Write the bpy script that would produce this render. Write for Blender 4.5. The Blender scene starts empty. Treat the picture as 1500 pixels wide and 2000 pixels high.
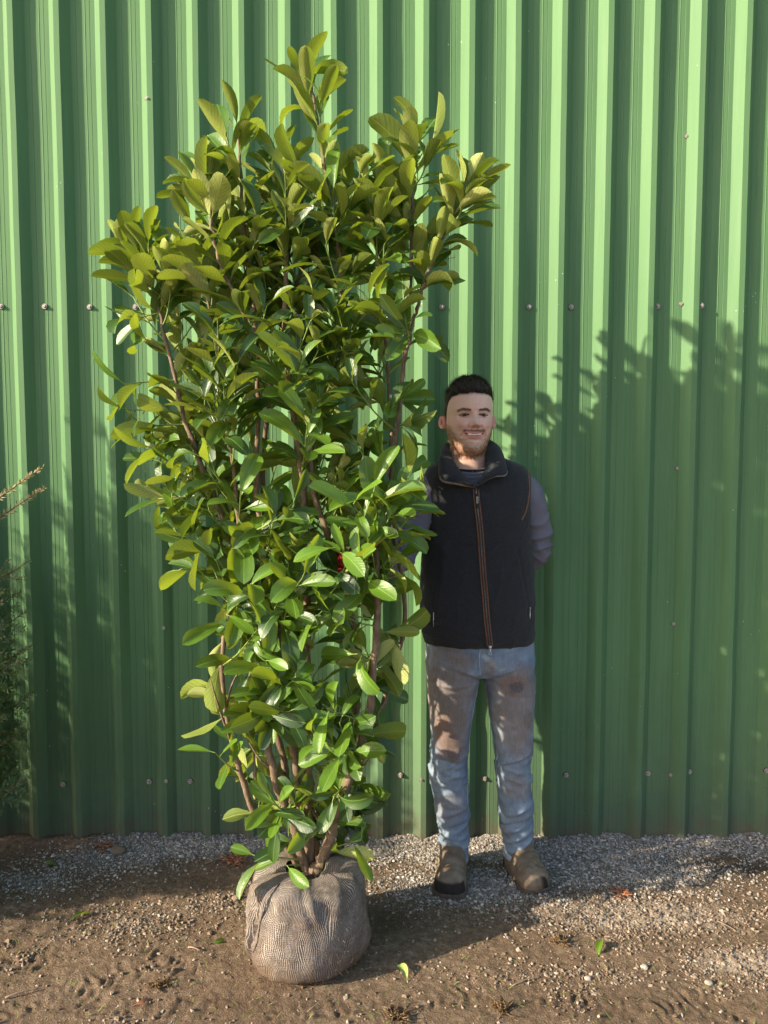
import bpy, bmesh, math, random
import numpy as np
from mathutils import Vector, Matrix
from mathutils.bvhtree import BVHTree

SC = bpy.context.scene
COL = SC.collection
R = math.radians
rnd = random.Random(7)

# ------------------------------------------------------------------ camera, sky, sun
CAMH, PITCH, F = 1.5, R(4.0), 1500.0
cd = bpy.data.cameras.new('camera'); cam = bpy.data.objects.new('camera', cd); COL.objects.link(cam)
cam.location = (0, 0, CAMH); cam.rotation_euler = (R(90) - PITCH, 0, 0)
cd.sensor_fit = 'VERTICAL'; cd.sensor_height = 36; cd.lens = 36 * F / 2000; cd.clip_end = 1000; cd.clip_start = 0.05
SC.camera = cam
SUNV = Vector((2.3, 1.0, -1.03)).normalized()
w = bpy.data.worlds.new('World'); SC.world = w; w.use_nodes = True
nt = w.node_tree; nt.nodes.clear()
sky = nt.nodes.new('ShaderNodeTexSky'); sky.sky_type = 'NISHITA'; sky.sun_disc = False
sky.sun_elevation = math.asin(-SUNV.z); sky.sun_rotation = math.atan2(-SUNV.x, -SUNV.y)
sky.air_density = 1.0; sky.dust_density = 1.6; sky.ozone_density = 1.0
bg = nt.nodes.new('ShaderNodeBackground'); bg.inputs['Strength'].default_value = 0.145
wo = nt.nodes.new('ShaderNodeOutputWorld')
nt.links.new(sky.outputs[0], bg.inputs[0]); nt.links.new(bg.outputs[0], wo.inputs[0])
sd = bpy.data.lights.new('sun', 'SUN'); sun = bpy.data.objects.new('sun', sd); COL.objects.link(sun)
sd.energy = 4.8; sd.angle = R(0.8); sd.color = (1.0, 0.88, 0.66)
sun.rotation_euler = SUNV.to_track_quat('-Z', 'Y').to_euler()
sun.location = (-6, -4, 6)
SC.view_settings.view_transform = 'Standard'; SC.view_settings.look = 'None'
SC.view_settings.gamma = 1; SC.view_settings.exposure = 1.08
SC.render.resolution_x = 768; SC.render.resolution_y = 1024
SC.render.engine = 'CYCLES'
SC.cycles.max_bounces = 8; SC.cycles.transparent_max_bounces = 8

cp, sp = math.cos(PITCH), math.sin(PITCH)
def at(px, py, Y):
    """World point of a picture position at depth Y."""
    u = (px - 750) / F; v = (1000 - py) / F
    dy = cp + v * sp; dz = -sp + v * cp
    k = Y / dy
    return Vector((u * k, Y, CAMH + dz * k))
def gp(px, py, z=0.0):
    """World point on the ground."""
    u = (px - 750) / F; v = (1000 - py) / F
    dy = cp + v * sp; dz = -sp + v * cp
    k = (z - CAMH) / dz
    return Vector((u * k, dy * k, z))

# ------------------------------------------------------------------ numpy noise
_rs = np.random.RandomState(3)
PERM = _rs.permutation(256); PERM = np.concatenate([PERM, PERM, PERM])
GR = _rs.normal(size=(256, 3)); GR /= np.linalg.norm(GR, axis=1)[:, None]
def perlin(P):
    P = np.asarray(P, float); Pi = np.floor(P).astype(int); f = P - Pi; Pi &= 255
    u = f * f * f * (f * (f * 6 - 15) + 10); out = 0
    for dx in (0, 1):
        for dy in (0, 1):
            for dz in (0, 1):
                h = PERM[PERM[PERM[(Pi[:, 0] + dx) & 255] + ((Pi[:, 1] + dy) & 255)] + ((Pi[:, 2] + dz) & 255)]
                g = GR[h]
                d = g[:, 0] * (f[:, 0] - dx) + g[:, 1] * (f[:, 1] - dy) + g[:, 2] * (f[:, 2] - dz)
                wx = u[:, 0] if dx else 1 - u[:, 0]; wy = u[:, 1] if dy else 1 - u[:, 1]; wz = u[:, 2] if dz else 1 - u[:, 2]
                out = out + d * wx * wy * wz
    return out * 1.6
def fbm(P, oct=4, s=1.0):
    P = np.asarray(P, float) * s; a = 1.0; o = 0; t = 0
    for i in range(oct):
        o = o + a * perlin(P + 17.3 * i); t += a; a *= 0.5; P = P * 2.03
    return o / t
def ss(a, b, x):
    t = np.clip((x - a) / (b - a), 0, 1); return t * t * (3 - 2 * t)

# ------------------------------------------------------------------ object helpers
def tag(o, label=None, cat=None, group=None, kind=None):
    if label: o['label'] = label
    if cat: o['category'] = cat
    if group: o['group'] = group
    if kind: o['kind'] = kind
    return o
def thing(name, label, cat, loc=(0, 0, 0), group=None):
    o = bpy.data.objects.new(name, None); COL.objects.link(o); o.location = loc
    o.empty_display_size = 0.1
    return tag(o, label, cat, group)
def link(name, me, mats=None, parent=None, smooth=True):
    if mats is not None:
        for m in (mats if isinstance(mats, (list, tuple)) else [mats]): me.materials.append(m)
    if len(me.polygons): me.polygons.foreach_set('use_smooth', [bool(smooth)] * len(me.polygons))
    o = bpy.data.objects.new(name, me); COL.objects.link(o)
    if parent:
        o.parent = parent
        off = Vector((0, 0, 0)); p = parent
        while p: off += p.location; p = p.parent
        o.matrix_parent_inverse = Matrix.Identity(4)
        me.transform(Matrix.Translation(-off))
    return o
def mesh_of(name, V, Fc):
    me = bpy.data.meshes.new(name)
    V = np.asarray(V, dtype=np.float32)
    if isinstance(Fc, np.ndarray):
        n, k = Fc.shape
        me.vertices.add(len(V)); me.vertices.foreach_set('co', V.ravel())
        me.loops.add(n * k); me.loops.foreach_set('vertex_index', Fc.astype(np.int32).ravel())
        me.polygons.add(n); me.polygons.foreach_set('loop_start', np.arange(0, n * k, k, dtype=np.int32))
        me.update(calc_edges=True); me.validate()
    else:
        me.from_pydata([tuple(map(float, v)) for v in V], [], [tuple(int(i) for i in f) for f in Fc]); me.update()
    return me
def fattr(me, name, vals):
    a = me.attributes.new(name, 'FLOAT', 'POINT'); a.data.foreach_set('value', np.asarray(vals, dtype=np.float32).ravel())
def cattr(me, name, cols):
    c = np.ones((len(me.vertices), 4), dtype=np.float32); c[:, :3] = cols
    a = me.color_attributes.new(name, 'FLOAT_COLOR', 'POINT'); a.data.foreach_set('color', c.ravel())
class MB:
    """Collects shapes, then links them as ONE mesh."""
    def __init__(s): s.V = []; s.F = []; s.M = []; s.n = 0
    def add(s, V, Fc, m=0):
        for v in V: s.V.append(tuple(v))
        for f in Fc: s.F.append(tuple(i + s.n for i in f)); s.M.append(m)
        s.n += len(V)
    def tube(s, pts, rad, seg=8, m=0, cap=True, ell=1.0, up=None):
        pts = [Vector(p) for p in pts]; n = len(pts)
        if not hasattr(rad, '__len__'): rad = [rad] * n
        V = []; prev = None
        for i, p in enumerate(pts):
            t = (pts[min(i + 1, n - 1)] - pts[max(i - 1, 0)])
            t = t.normalized() if t.length > 1e-9 else Vector((0, 0, 1))
            if prev is None:
                a = Vector(up) if up else (Vector((0, 1, 0)) if abs(t.y) < 0.9 else Vector((1, 0, 0)))
            else: a = prev
            a = (a - t * a.dot(t)); a.normalize(); b = t.cross(a); prev = a
            for k in range(seg):
                th = 2 * math.pi * k / seg
                V.append(p + (a * math.cos(th) + b * math.sin(th) * ell) * rad[i])
        Fc = [(i * seg + k, i * seg + (k + 1) % seg, (i + 1) * seg + (k + 1) % seg, (i + 1) * seg + k) for i in range(n - 1) for k in range(seg)]
        if cap: Fc += [tuple(range(seg))[::-1], tuple((n - 1) * seg + k for k in range(seg))]
        s.add(V, Fc, m)
    def box(s, c, sz, rot=None, m=0):
        c = Vector(c); h = Vector(sz) / 2; V = []
        for x in (-1, 1):
            for y in (-1, 1):
                for z in (-1, 1):
                    q = Vector((x * h.x, y * h.y, z * h.z))
                    if rot is not None: q = rot @ q
                    V.append(c + q)
        s.add(V, [(0, 1, 3, 2), (4, 6, 7, 5), (0, 4, 5, 1), (2, 3, 7, 6), (0, 2, 6, 4), (1, 5, 7, 3)], m)
    def sphere(s, c, r, seg=12, rings=8, m=0, rot=None):
        c = Vector(c); r = Vector(r) if hasattr(r, '__len__') else Vector((r, r, r)); V = []
        for i in range(rings + 1):
            ph = math.pi * i / rings
            for k in range(seg):
                th = 2 * math.pi * k / seg
                q = Vector((r.x * math.sin(ph) * math.cos(th), r.y * math.sin(ph) * math.sin(th), r.z * math.cos(ph)))
                if rot is not None: q = rot @ q
                V.append(c + q)
        s.add(V, [(i * seg + k, (i + 1) * seg + k, (i + 1) * seg + (k + 1) % seg, i * seg + (k + 1) % seg) for i in range(rings) for k in range(seg)], m)
    def loft(s, rings, m=0, cap=True):
        n = len(rings); k = len(rings[0]); V = [p for r in rings for p in r]
        Fc = [(i * k + j, i * k + (j + 1) % k, (i + 1) * k + (j + 1) % k, (i + 1) * k + j) for i in range(n - 1) for j in range(k)]
        if cap: Fc += [tuple(range(k))[::-1], tuple((n - 1) * k + j for j in range(k))]
        s.add(V, Fc, m)
    def mesh(s, name):
        me = mesh_of(name, s.V, s.F)
        if any(s.M): me.polygons.foreach_set('material_index', s.M)
        return me
    def build(s, name, mats, parent=None, smooth=True):
        return link(name, s.mesh(name), mats, parent, smooth)
def curve_pts(P, n):
    """Catmull-Rom resampling of control points (any dimension)."""
    P = np.array([list(p) for p in P], float)
    if len(P) < 3: return [P[0] + (P[-1] - P[0]) * t for t in np.linspace(0, 1, n)]
    Q = np.vstack([2 * P[0] - P[1], P, 2 * P[-1] - P[-2]]); out = []
    m = len(P) - 1
    for t in np.linspace(0, m - 1e-9, n):
        i = int(t); f = t - i; a, b, c, d = Q[i:i + 4]
        out.append(0.5 * ((2 * b) + (c - a) * f + (2 * a - 5 * b + 4 * c - d) * f * f + (3 * b - a - 3 * c + d) * f ** 3))
    return out
def fuse(mb, voxel, it=3, fac=0.5):
    """Joins overlapping closed shapes into one continuous surface; returns vertices, faces, normals."""
    o = link('tmp', mb.mesh('tmp'))
    md = o.modifiers.new('r', 'REMESH'); md.mode = 'VOXEL'; md.voxel_size = voxel; md.adaptivity = 0
    ms = o.modifiers.new('s', 'SMOOTH'); ms.iterations = it; ms.factor = fac
    dg = bpy.context.evaluated_depsgraph_get(); me = bpy.data.meshes.new_from_object(o.evaluated_get(dg))
    old = o.data; bpy.data.objects.remove(o); bpy.data.meshes.remove(old)
    return me
def co(me):
    a = np.empty(len(me.vertices) * 3, dtype=np.float32); me.vertices.foreach_get('co', a); return a.reshape(-1, 3).astype(float)
def no(me):
    a = np.empty(len(me.vertices) * 3, dtype=np.float32); me.vertex_normals.foreach_get('vector', a); return a.reshape(-1, 3).astype(float)
def setco(me, V):
    me.vertices.foreach_set('co', np.asarray(V, dtype=np.float32).ravel()); me.update()
def bvh_of(me):
    return BVHTree.FromPolygons([v.co.copy() for v in me.vertices], [tuple(p.vertices) for p in me.polygons])
def pick(bvh, px, py, off=0.0):
    """Point where the line of sight through a picture position meets a surface."""
    a = Vector((0, 0, CAMH)); d = (at(px, py, 2.0) - a).normalized()
    loc, n, i, dist = bvh.ray_cast(a, d)
    if loc is None: return None, None
    if n.dot(d) > 0: n = -n
    return loc + n * off, n

# ------------------------------------------------------------------ materials
class N:
    def __init__(s, name):
        s.m = bpy.data.materials.new(name); s.m.use_nodes = True; s.t = s.m.node_tree; s.t.nodes.clear()
        s.out = s.t.nodes.new('ShaderNodeOutputMaterial')
    def n(s, typ, **kw):
        x = s.t.nodes.new('ShaderNode' + typ)
        for k, v in kw.items():
            if k.startswith('i_'):
                x.inputs[k[2:].replace('_', ' ')].default_value = v
            else: setattr(x, k, v)
        return x
    def l(s, a, b): s.t.links.new(a, b)
    def coord(s, kind='Object', scale=None):
        c = s.n('TexCoord').outputs[kind]
        if scale:
            mp = s.n('Mapping'); mp.inputs['Scale'].default_value = scale; s.l(c, mp.inputs['Vector']); return mp.outputs[0]
        return c
    def noise(s, vec, sc, det=4, rough=0.55, dist=0.0):
        x = s.n('TexNoise'); x.inputs['Scale'].default_value = sc; x.inputs['Detail'].default_value = det
        x.inputs['Roughness'].default_value = rough; x.inputs['Distortion'].default_value = dist
        if vec is not None: s.l(vec, x.inputs['Vector'])
        return x.outputs['Fac']
    def ramp(s, fac, stops):
        r = s.n('ValToRGB'); e = r.color_ramp.elements
        while len(e) < len(stops): e.new(0.5)
        for i, (p, c) in enumerate(stops):
            e[i].position = p; e[i].color = (c, c, c, 1) if not hasattr(c, '__len__') else (*c[:3], 1)
        s.l(fac, r.inputs[0]); return r.outputs[0]
    def mix(s, fac, a, b, mode='MIX'):
        x = s.n('Mix', data_type='RGBA', blend_type=mode)
        for sock, v in ((x.inputs[0], fac), (x.inputs[6], a), (x.inputs[7], b)):
            if hasattr(v, 'is_linked') or isinstance(v, bpy.types.NodeSocket): s.l(v, sock)
            elif hasattr(v, '__len__'): sock.default_value = (*v[:3], 1)
            else: sock.default_value = v
        return x.outputs[2]
    def math(s, op, a, b=0.0, c=0.0):
        x = s.n('Math', operation=op)
        for i, v in enumerate((a, b, c)):
            if isinstance(v, bpy.types.NodeSocket): s.l(v, x.inputs[i])
            else: x.inputs[i].default_value = v
        return x.outputs[0]
    def bump(s, h, strength=0.3, dist=0.01, nrm=None):
        b = s.n('Bump'); b.inputs['Strength'].default_value = strength; b.inputs['Distance'].default_value = dist
        s.l(h, b.inputs['Height'])
        if nrm is not None: s.l(nrm, b.inputs['Normal'])
        return b.outputs[0]
    def bsdf(s, col, rough=0.5, nrm=None, **kw):
        p = s.n('BsdfPrincipled')
        for sock, v in ((p.inputs['Base Color'], col), (p.inputs['Roughness'], rough)):
            if isinstance(v, bpy.types.NodeSocket): s.l(v, sock)
            elif hasattr(v, '__len__'): sock.default_value = (*v[:3], 1)
            else: sock.default_value = v
        for k, v in kw.items():
            k = k.replace('_', ' ')
            if isinstance(v, bpy.types.NodeSocket): s.l(v, p.inputs[k])
            else: p.inputs[k].default_value = v
        if nrm is not None: s.l(nrm, p.inputs['Normal'])
        return p.outputs[0]
    def done(s, sh): s.l(sh, s.out.inputs[0]); return s.m
    def attr(s, name, col=False):
        a = s.n('Attribute', attribute_name=name); return a.outputs['Color' if col else 'Fac']

def simple(name, col, rough=0.6, bscale=None, bstr=0.3, var=0.15, metallic=0.0, bdist=0.002):
    m = N(name); c = m.coord()
    nz = m.noise(c, bscale or 60, 5)
    dark = tuple(x * (1 - var) for x in col); lite = tuple(min(1, x * (1 + var)) for x in col)
    cc = m.ramp(nz, [(0.3, dark), (0.7, lite)])
    return m.done(m.bsdf(cc, rough, m.bump(nz, bstr, bdist), Metallic=metallic))

M = {}
# painted steel cladding
m = N('green_painted_steel'); c = m.coord()
g1 = m.noise(m.coord(scale=(1, 1, 0.12)), 9, 5); g2 = m.noise(c, 520, 3, 0.7); g3 = m.noise(c, 2.2, 4)
col = m.ramp(g1, [(0.3, (0.090, 0.188, 0.083)), (0.7, (0.112, 0.220, 0.098))])
col = m.mix(m.ramp(g3, [(0.4, 0.0), (0.75, 0.25)]), col, (0.112, 0.205, 0.100))
sep = m.n('SeparateXYZ'); m.l(c, sep.inputs[0])
hz = m.math('ADD', sep.outputs[2], m.math('MULTIPLY', m.noise(c, 14, 6, 0.65), 0.35))
stk = m.noise(m.coord(scale=(1, 1, 0.04)), 55, 4, 0.7)
col = m.mix(m.ramp(stk, [(0.52, 0.0), (0.75, 0.32)]), col, (0.17, 0.24, 0.15))
col = m.mix(m.ramp(stk, [(0.25, 0.30), (0.45, 0.0)]), col, (0.05, 0.10, 0.05))
grime = m.ramp(hz, [(0.17, 0.8), (0.42, 0.42), (0.9, 0.0)])
col = m.mix(grime, col, (0.075, 0.092, 0.070))
col = m.mix(m.ramp(hz, [(0.10, 0.85), (0.27, 0.0)]), col, (0.14, 0.10, 0.065))
spots = m.n('TexVoronoi'); spots.inputs['Scale'].default_value = 75; m.l(m.coord(scale=(1, 1, 0.8)), spots.inputs['Vector'])
sp1 = m.ramp(spots.outputs['Distance'], [(0.10, 1.0), (0.16, 0.0)])
gate = m.ramp(m.noise(c, 5.5, 3), [(0.60, 0.0), (0.68, 1.0)])
low = m.ramp(sep.outputs[2], [(0.05, 1.0), (0.55, 0.35), (1.0, 0.25)])
spm = m.math('MULTIPLY', m.math('MULTIPLY', sp1, gate), low)
col = m.mix(spm, col, (0.02, 0.028, 0.015))
v2 = m.n('TexVoronoi'); v2.inputs['Scale'].default_value = 38; m.l(m.coord(scale=(1.3, 1, 0.7)), v2.inputs['Vector'])
chip = m.math('MULTIPLY', m.ramp(v2.outputs['Distance'], [(0.045, 1.0), (0.07, 0.0)]), m.ramp(m.noise(c, 4.1, 2), [(0.60, 0.0), (0.64, 1.0)]))
col = m.mix(chip, col, (0.75, 0.78, 0.74))
nb = m.bump(g2, 0.10, 0.0008, m.bump(m.noise(c, 6, 2), 0.25, 0.004))
M['steel'] = m.done(m.bsdf(col, m.ramp(g1, [(0.3, 0.55), (0.7, 0.68)]), nb, Specular_IOR_Level=0.2))
M['dark_gap'] = simple('dark_seam', (0.02, 0.03, 0.02), 0.9)
m = N('screw_metal'); c = m.coord(); nz = m.noise(c, 300, 4)
M['screw'] = m.done(m.bsdf(m.ramp(nz, [(0.35, (0.16, 0.08, 0.05)), (0.5, (0.34, 0.30, 0.27)), (0.7, (0.62, 0.60, 0.57))]), 0.5, m.bump(nz, 0.4, 0.001), Metallic=0.25))
M['rubber'] = simple('black_rubber_washer', (0.03, 0.03, 0.03), 0.7)

# laurel leaf, two sides with different colours, light passes through
m = N('laurel_leaf')
uv = m.n('UVMap').outputs[0]; suv = m.n('SeparateXYZ'); m.l(uv, suv.inputs[0])
U = suv.outputs[0]; Vv = suv.outputs[1]
absv = m.math('ABSOLUTE', m.math('SUBTRACT', Vv, 0.5))
vein_arg = m.math('SUBTRACT', m.math('MULTIPLY', U, 62.0), m.math('MULTIPLY', absv, 34.0))
vein_arg = m.math('ADD', vein_arg, m.math('MULTIPLY', m.noise(m.coord(), 38, 2), 7.0))
vein = m.math('POWER', m.math('ADD', m.math('MULTIPLY', m.math('SINE', vein_arg), 0.5), 0.5), 9.0)
mid = m.ramp(absv, [(0.012, 1.0), (0.035, 0.0)])
rn = m.attr('rnd'); young = m.attr('young')
c = m.coord(); nz = m.noise(c, 45, 4)
top = m.ramp(rn, [(0.0, (0.014, 0.040, 0.012)), (0.5, (0.024, 0.066, 0.016)), (1.0, (0.055, 0.115, 0.022))])
top = m.mix(young, top, (0.135, 0.26, 0.022))
top = m.mix(m.math('MULTIPLY', nz, 0.35), top, (0.02, 0.07, 0.012))
top = m.mix(m.math('MULTIPLY', vein, 0.10), top, (0.12, 0.24, 0.05))
top = m.mix(m.math('MULTIPLY', mid, 0.75), top, (0.22, 0.36, 0.08))
und = m.ramp(rn, [(0.0, (0.10, 0.145, 0.032)), (0.5, (0.27, 0.32, 0.08)), (1.0, (0.56, 0.58, 0.24))])
und = m.mix(m.math('MULTIPLY', young, 0.7), und, (0.30, 0.37, 0.06))
und = m.mix(m.math('MULTIPLY', vein, 0.5), und, (0.08, 0.12, 0.02))
und = m.mix(m.math('MULTIPLY', mid, 0.8), und, (0.36, 0.42, 0.12))
blot = m.ramp(m.noise(c, 28, 5), [(0.66, 0.0), (0.74, 1.0)])
top = m.mix(m.math('MULTIPLY', blot, 0.35), top, (0.20, 0.16, 0.05))
und = m.mix(m.math('MULTIPLY', blot, 0.45), und, (0.15, 0.10, 0.03))
bf = m.n('NewGeometry').outputs['Backfacing']
colr = m.mix(bf, top, und)
hgt = m.math('ADD', m.math('MULTIPLY', vein, -0.6), m.math('MULTIPLY', mid, -1.0))
nb = m.bump(m.noise(c, 90, 3), 0.25, 0.002, m.bump(hgt, 0.22, 0.0018))
rough = m.math('ADD', m.math('MULTIPLY', bf, 0.27), m.math('ADD', 0.33, m.math('MULTIPLY', nz, 0.14)))
p = m.bsdf(colr, rough, nb, Specular_IOR_Level=m.math('SUBTRACT', 0.62, m.math('MULTIPLY', bf, 0.36)))
tr = m.n('BsdfTranslucent'); m.l(m.mix(young, m.mix(rn, (0.13, 0.20, 0.012), (0.27, 0.34, 0.02)), (0.44, 0.56, 0.03)), tr.inputs[0])
mx = m.n('MixShader'); mx.inputs[0].default_value = 0.30; m.l(p, mx.inputs[1]); m.l(tr.outputs[0], mx.inputs[2])
M['leaf'] = m.done(mx.outputs[0])
M['shoot'] = simple('green_shoot', (0.20, 0.27, 0.06), 0.5, 40, 0.2, 0.35)
m = N('laurel_bark'); c = m.coord(scale=(1, 1, 0.35)); nz = m.noise(c, 90, 6, 0.65)
v = m.n('TexVoronoi'); v.inputs['Scale'].default_value = 60; m.l(c, v.inputs['Vector'])
M['bark'] = m.done(m.bsdf(m.mix(m.ramp(v.outputs['Distance'], [(0.05, 0.7), (0.2, 0.0)]), m.ramp(nz, [(0.25, (0.09, 0.055, 0.035)), (0.5, (0.17, 0.11, 0.072)), (0.75, (0.28, 0.20, 0.14))]), (0.32, 0.24, 0.17)), 0.8, m.bump(nz, 0.7, 0.004)))

# hessian wrapped root ball
m = N('hessian_cloth'); uv = m.n('UVMap').outputs[0]
mp = m.n('Mapping'); mp.inputs['Scale'].default_value = (1, 1, 1); m.l(uv, mp.inputs['Vector'])
c = m.coord(); warp = m.n('TexNoise'); warp.inputs['Scale'].default_value = 9; m.l(c, warp.inputs['Vector'])
wv = m.n('VectorMath', operation='SCALE'); wv.inputs['Scale'].default_value = 0.055; m.l(warp.outputs['Color'], wv.inputs[0])
va = m.n('VectorMath', operation='ADD'); m.l(mp.outputs[0], va.inputs[0]); m.l(wv.outputs[0], va.inputs[1])
sx = m.n('SeparateXYZ'); m.l(va.outputs[0], sx.inputs[0])
th = m.math('POWER', m.math('ABSOLUTE', m.math('SINE', m.math('MULTIPLY', sx.outputs[0], 3.14159 * 230))), 1.4)
tv = m.math('POWER', m.math('ABSOLUTE', m.math('SINE', m.math('MULTIPLY', sx.outputs[1], 3.14159 * 96))), 1.4)
weave = m.math('MAXIMUM', th, m.math('MULTIPLY', tv, 0.8))
n1 = m.noise(c, 14, 5); n2 = m.noise(c, 260, 3)
thr = m.ramp(n1, [(0.3, (0.24, 0.19, 0.155)), (0.5, (0.38, 0.32, 0.28)), (0.72, (0.31, 0.275, 0.275))])
thr = m.mix(m.ramp(m.noise(c, 55, 3), [(0.5, 0.0), (0.72, 0.6)]), thr, (0.56, 0.49, 0.41))
thr = m.mix(m.ramp(m.noise(m.coord(scale=(1, 1, .25)), 22, 2), [(0.62, 0.0), (0.72, 0.45)]), thr, (0.30, 0.12, 0.08))
gapc = m.ramp(n1, [(0.35, (0.022, 0.018, 0.024)), (0.65, (0.060, 0.040, 0.034))])
fac = m.math('MULTIPLY', m.ramp(weave, [(0.35, 0.05), (0.9, 1.0)]), m.ramp(n2, [(0.25, 0.45), (0.6, 1.0)]))
col = m.mix(fac, gapc, thr)
sepz = m.n('SeparateXYZ'); m.l(m.n('NewGeometry').outputs['Position'], sepz.inputs[0])
mud = m.ramp(m.math('ADD', sepz.outputs[2], m.math('MULTIPLY', n1, 0.16)), [(0.09, 0.8), (0.19, 0.0)])
col = m.mix(m.ramp(m.noise(c, 9, 5, 0.6), [(0.52, 0.0), (0.68, 0.55)]), col, (0.13, 0.085, 0.06))
col = m.mix(mud, col, (0.15, 0.095, 0.06))
M['hessian'] = m.done(m.bsdf(col, 0.95, m.bump(m.math('ADD', weave, m.math('MULTIPLY', n2, 0.6)), 0.8, 0.004), Specular_IOR_Level=0.15))
M['soil_dark'] = simple('dark_root_soil', (0.045, 0.03, 0.02), 0.95, 80, 0.8, 0.4, bdist=0.01)
M['string'] = simple('dark_seam_thread', (0.05, 0.04, 0.035), 0.9)

# ground
m = N('muddy_ground'); c = m.coord(); gv = m.attr('gravel'); pl = m.attr('pale'); wsh = m.attr('wet_shade')
n1 = m.noise(c, 3.5, 6, 0.6); n2 = m.noise(c, 42, 6, 0.7); n3 = m.noise(c, 160, 4, 0.7)
soil = m.ramp(n2, [(0.25, (0.075, 0.046, 0.029)), (0.5, (0.175, 0.118, 0.078)), (0.78, (0.34, 0.255, 0.185))])
soil = m.mix(m.ramp(n1, [(0.35, 0.5), (0.65, 0.0)]), soil, (0.13, 0.08, 0.046))
soil = m.mix(m.math('MULTIPLY', m.ramp(n3, [(0.55, 0.0), (0.75, 1.0)]), 0.45), soil, (0.34, 0.26, 0.19))
vo = m.n('TexVoronoi'); vo.inputs['Scale'].default_value = 150; m.l(c, vo.inputs['Vector'])
grav = m.mix(m.ramp(vo.outputs['Distance'], [(0.1, 0.0), (0.55, 0.8)]), m.mix(vo.outputs['Color'], (0.30, 0.26, 0.225), (0.50, 0.45, 0.40)), (0.10, 0.078, 0.06))
gm = m.ramp(m.math('ADD', gv, m.math('MULTIPLY', m.math('SUBTRACT', n2, 0.5), 0.7)), [(0.35, 0.0), (0.6, 1.0)])
col = m.mix(gm, soil, grav)
pm = m.ramp(m.math('ADD', pl, m.math('MULTIPLY', m.math('SUBTRACT', n2, 0.5), 0.8)), [(0.35, 0.0), (0.75, 0.85)])
col = m.mix(pm, col, m.mix(n3, (0.26, 0.20, 0.15), (0.54, 0.46, 0.38)))
col = m.mix(m.math('MULTIPLY', wsh, 0.75), col, (0.06, 0.036, 0.022))
grit = m.n('TexVoronoi'); grit.inputs['Scale'].default_value = 55; m.l(c, grit.inputs['Vector'])
gr = m.ramp(grit.outputs['Distance'], [(0.07, 1.0), (0.11, 0.0)])
col = m.mix(m.math('MULTIPLY', gr, 0.7), col, (0.50, 0.44, 0.36))
hh = m.math('ADD', n2, m.math('ADD', m.math('MULTIPLY', n3, 0.5), m.math('MULTIPLY', m.math('MULTIPLY', vo.outputs['Distance'], gm), -0.8)))
M['ground'] = m.done(m.bsdf(col, m.ramp(n2, [(0.3, 0.75), (0.7, 0.95)]), m.bump(hh, 0.9, 0.010), Specular_IOR_Level=0.25))
m = N('gravel_stone'); c = m.coord(); at_ = m.attr('tone')
M['stone'] = m.done(m.bsdf(m.mix(m.math('MULTIPLY', m.noise(c, 220, 3), 0.6), m.ramp(at_, [(0.0, (0.15, 0.12, 0.09)), (0.4, (0.33, 0.285, 0.25)), (0.8, (0.50, 0.45, 0.40)), (1.0, (0.72, 0.67, 0.62))]), (0.14, 0.105, 0.08)), 0.9, m.bump(m.noise(c, 300, 3), 0.5, 0.002)))
m = N('soil_crumb'); c = m.coord(); at_ = m.attr('tone')
M['crumb'] = m.done(m.bsdf(m.mix(m.math('MULTIPLY', m.noise(c, 180, 3), 0.5), m.ramp(at_, [(0.0, (0.13, 0.085, 0.055)), (0.6, (0.27, 0.20, 0.145)), (1.0, (0.50, 0.41, 0.33))]), (0.13, 0.085, 0.055)), 0.95, m.bump(m.noise(c, 240, 4), 0.7, 0.003)))

# people
def cloth(name, attrname, rough=0.9, fscale=900, bstr=0.4, sheen=0.0, bd=0.0006, coords='Object'):
    m = N(name); c = m.coord(); f = m.noise(c, fscale, 3, 0.7); col = m.attr(attrname, True)
    col = m.mix(m.ramp(f, [(0.25, 0.35), (0.75, 0.0)]), col, (0.0, 0.0, 0.0)) if bstr > 0.3 else col
    return m, c, f, col
m = N('faded_denim'); c = m.coord(); col = m.attr('Col', True)
twill = m.noise(m.coord(scale=(1, 1, 0.35)), 700, 3, 0.7); sl = m.noise(m.coord(scale=(1, 1, 0.15)), 160, 3)
col = m.mix(m.ramp(twill, [(0.3, 0.0), (0.75, 0.5)]), col, m.mix(0.5, col, (0.62, 0.66, 0.70)))
col = m.mix(m.ramp(sl, [(0.35, 0.35), (0.6, 0.0)]), col, m.mix(0.55, col, (0.03, 0.05, 0.09)))
M['denim'] = m.done(m.bsdf(col, 0.9, m.bump(m.noise(c, 120, 3), 0.25, 0.002, m.bump(twill, 0.5, 0.0008)), Specular_IOR_Level=0.2))
m = N('charcoal_fleece'); c = m.coord(); f = m.noise(c, 420, 5, 0.75); f2 = m.noise(c, 30, 4)
col = m.ramp(f, [(0.3, (0.012, 0.012, 0.014)), (0.7, (0.050, 0.050, 0.056))])
col = m.mix(m.ramp(f2, [(0.6, 0.0), (0.8, 0.16)]), col, (0.10, 0.08, 0.065))
M['fleece'] = m.done(m.bsdf(col, 1.0, m.bump(f, 0.8, 0.0018), Specular_IOR_Level=0.1, Sheen_Weight=0.12, Sheen_Roughness=0.5))
m = N('grey_sweatshirt'); c = m.coord(); f = m.noise(c, 700, 3, 0.7); f2 = m.noise(c, 12, 4)
M['sweat'] = m.done(m.bsdf(m.mix(m.math('MULTIPLY', f, 0.4), m.ramp(f2, [(0.3, (0.15, 0.145, 0.185)), (0.7, (0.20, 0.195, 0.24))]), (0.07, 0.07, 0.09)), 0.9, m.bump(f, 0.4, 0.0008), Specular_IOR_Level=0.15))
M['tee'] = simple('black_tee', (0.012, 0.012, 0.014), 0.9)
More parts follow.
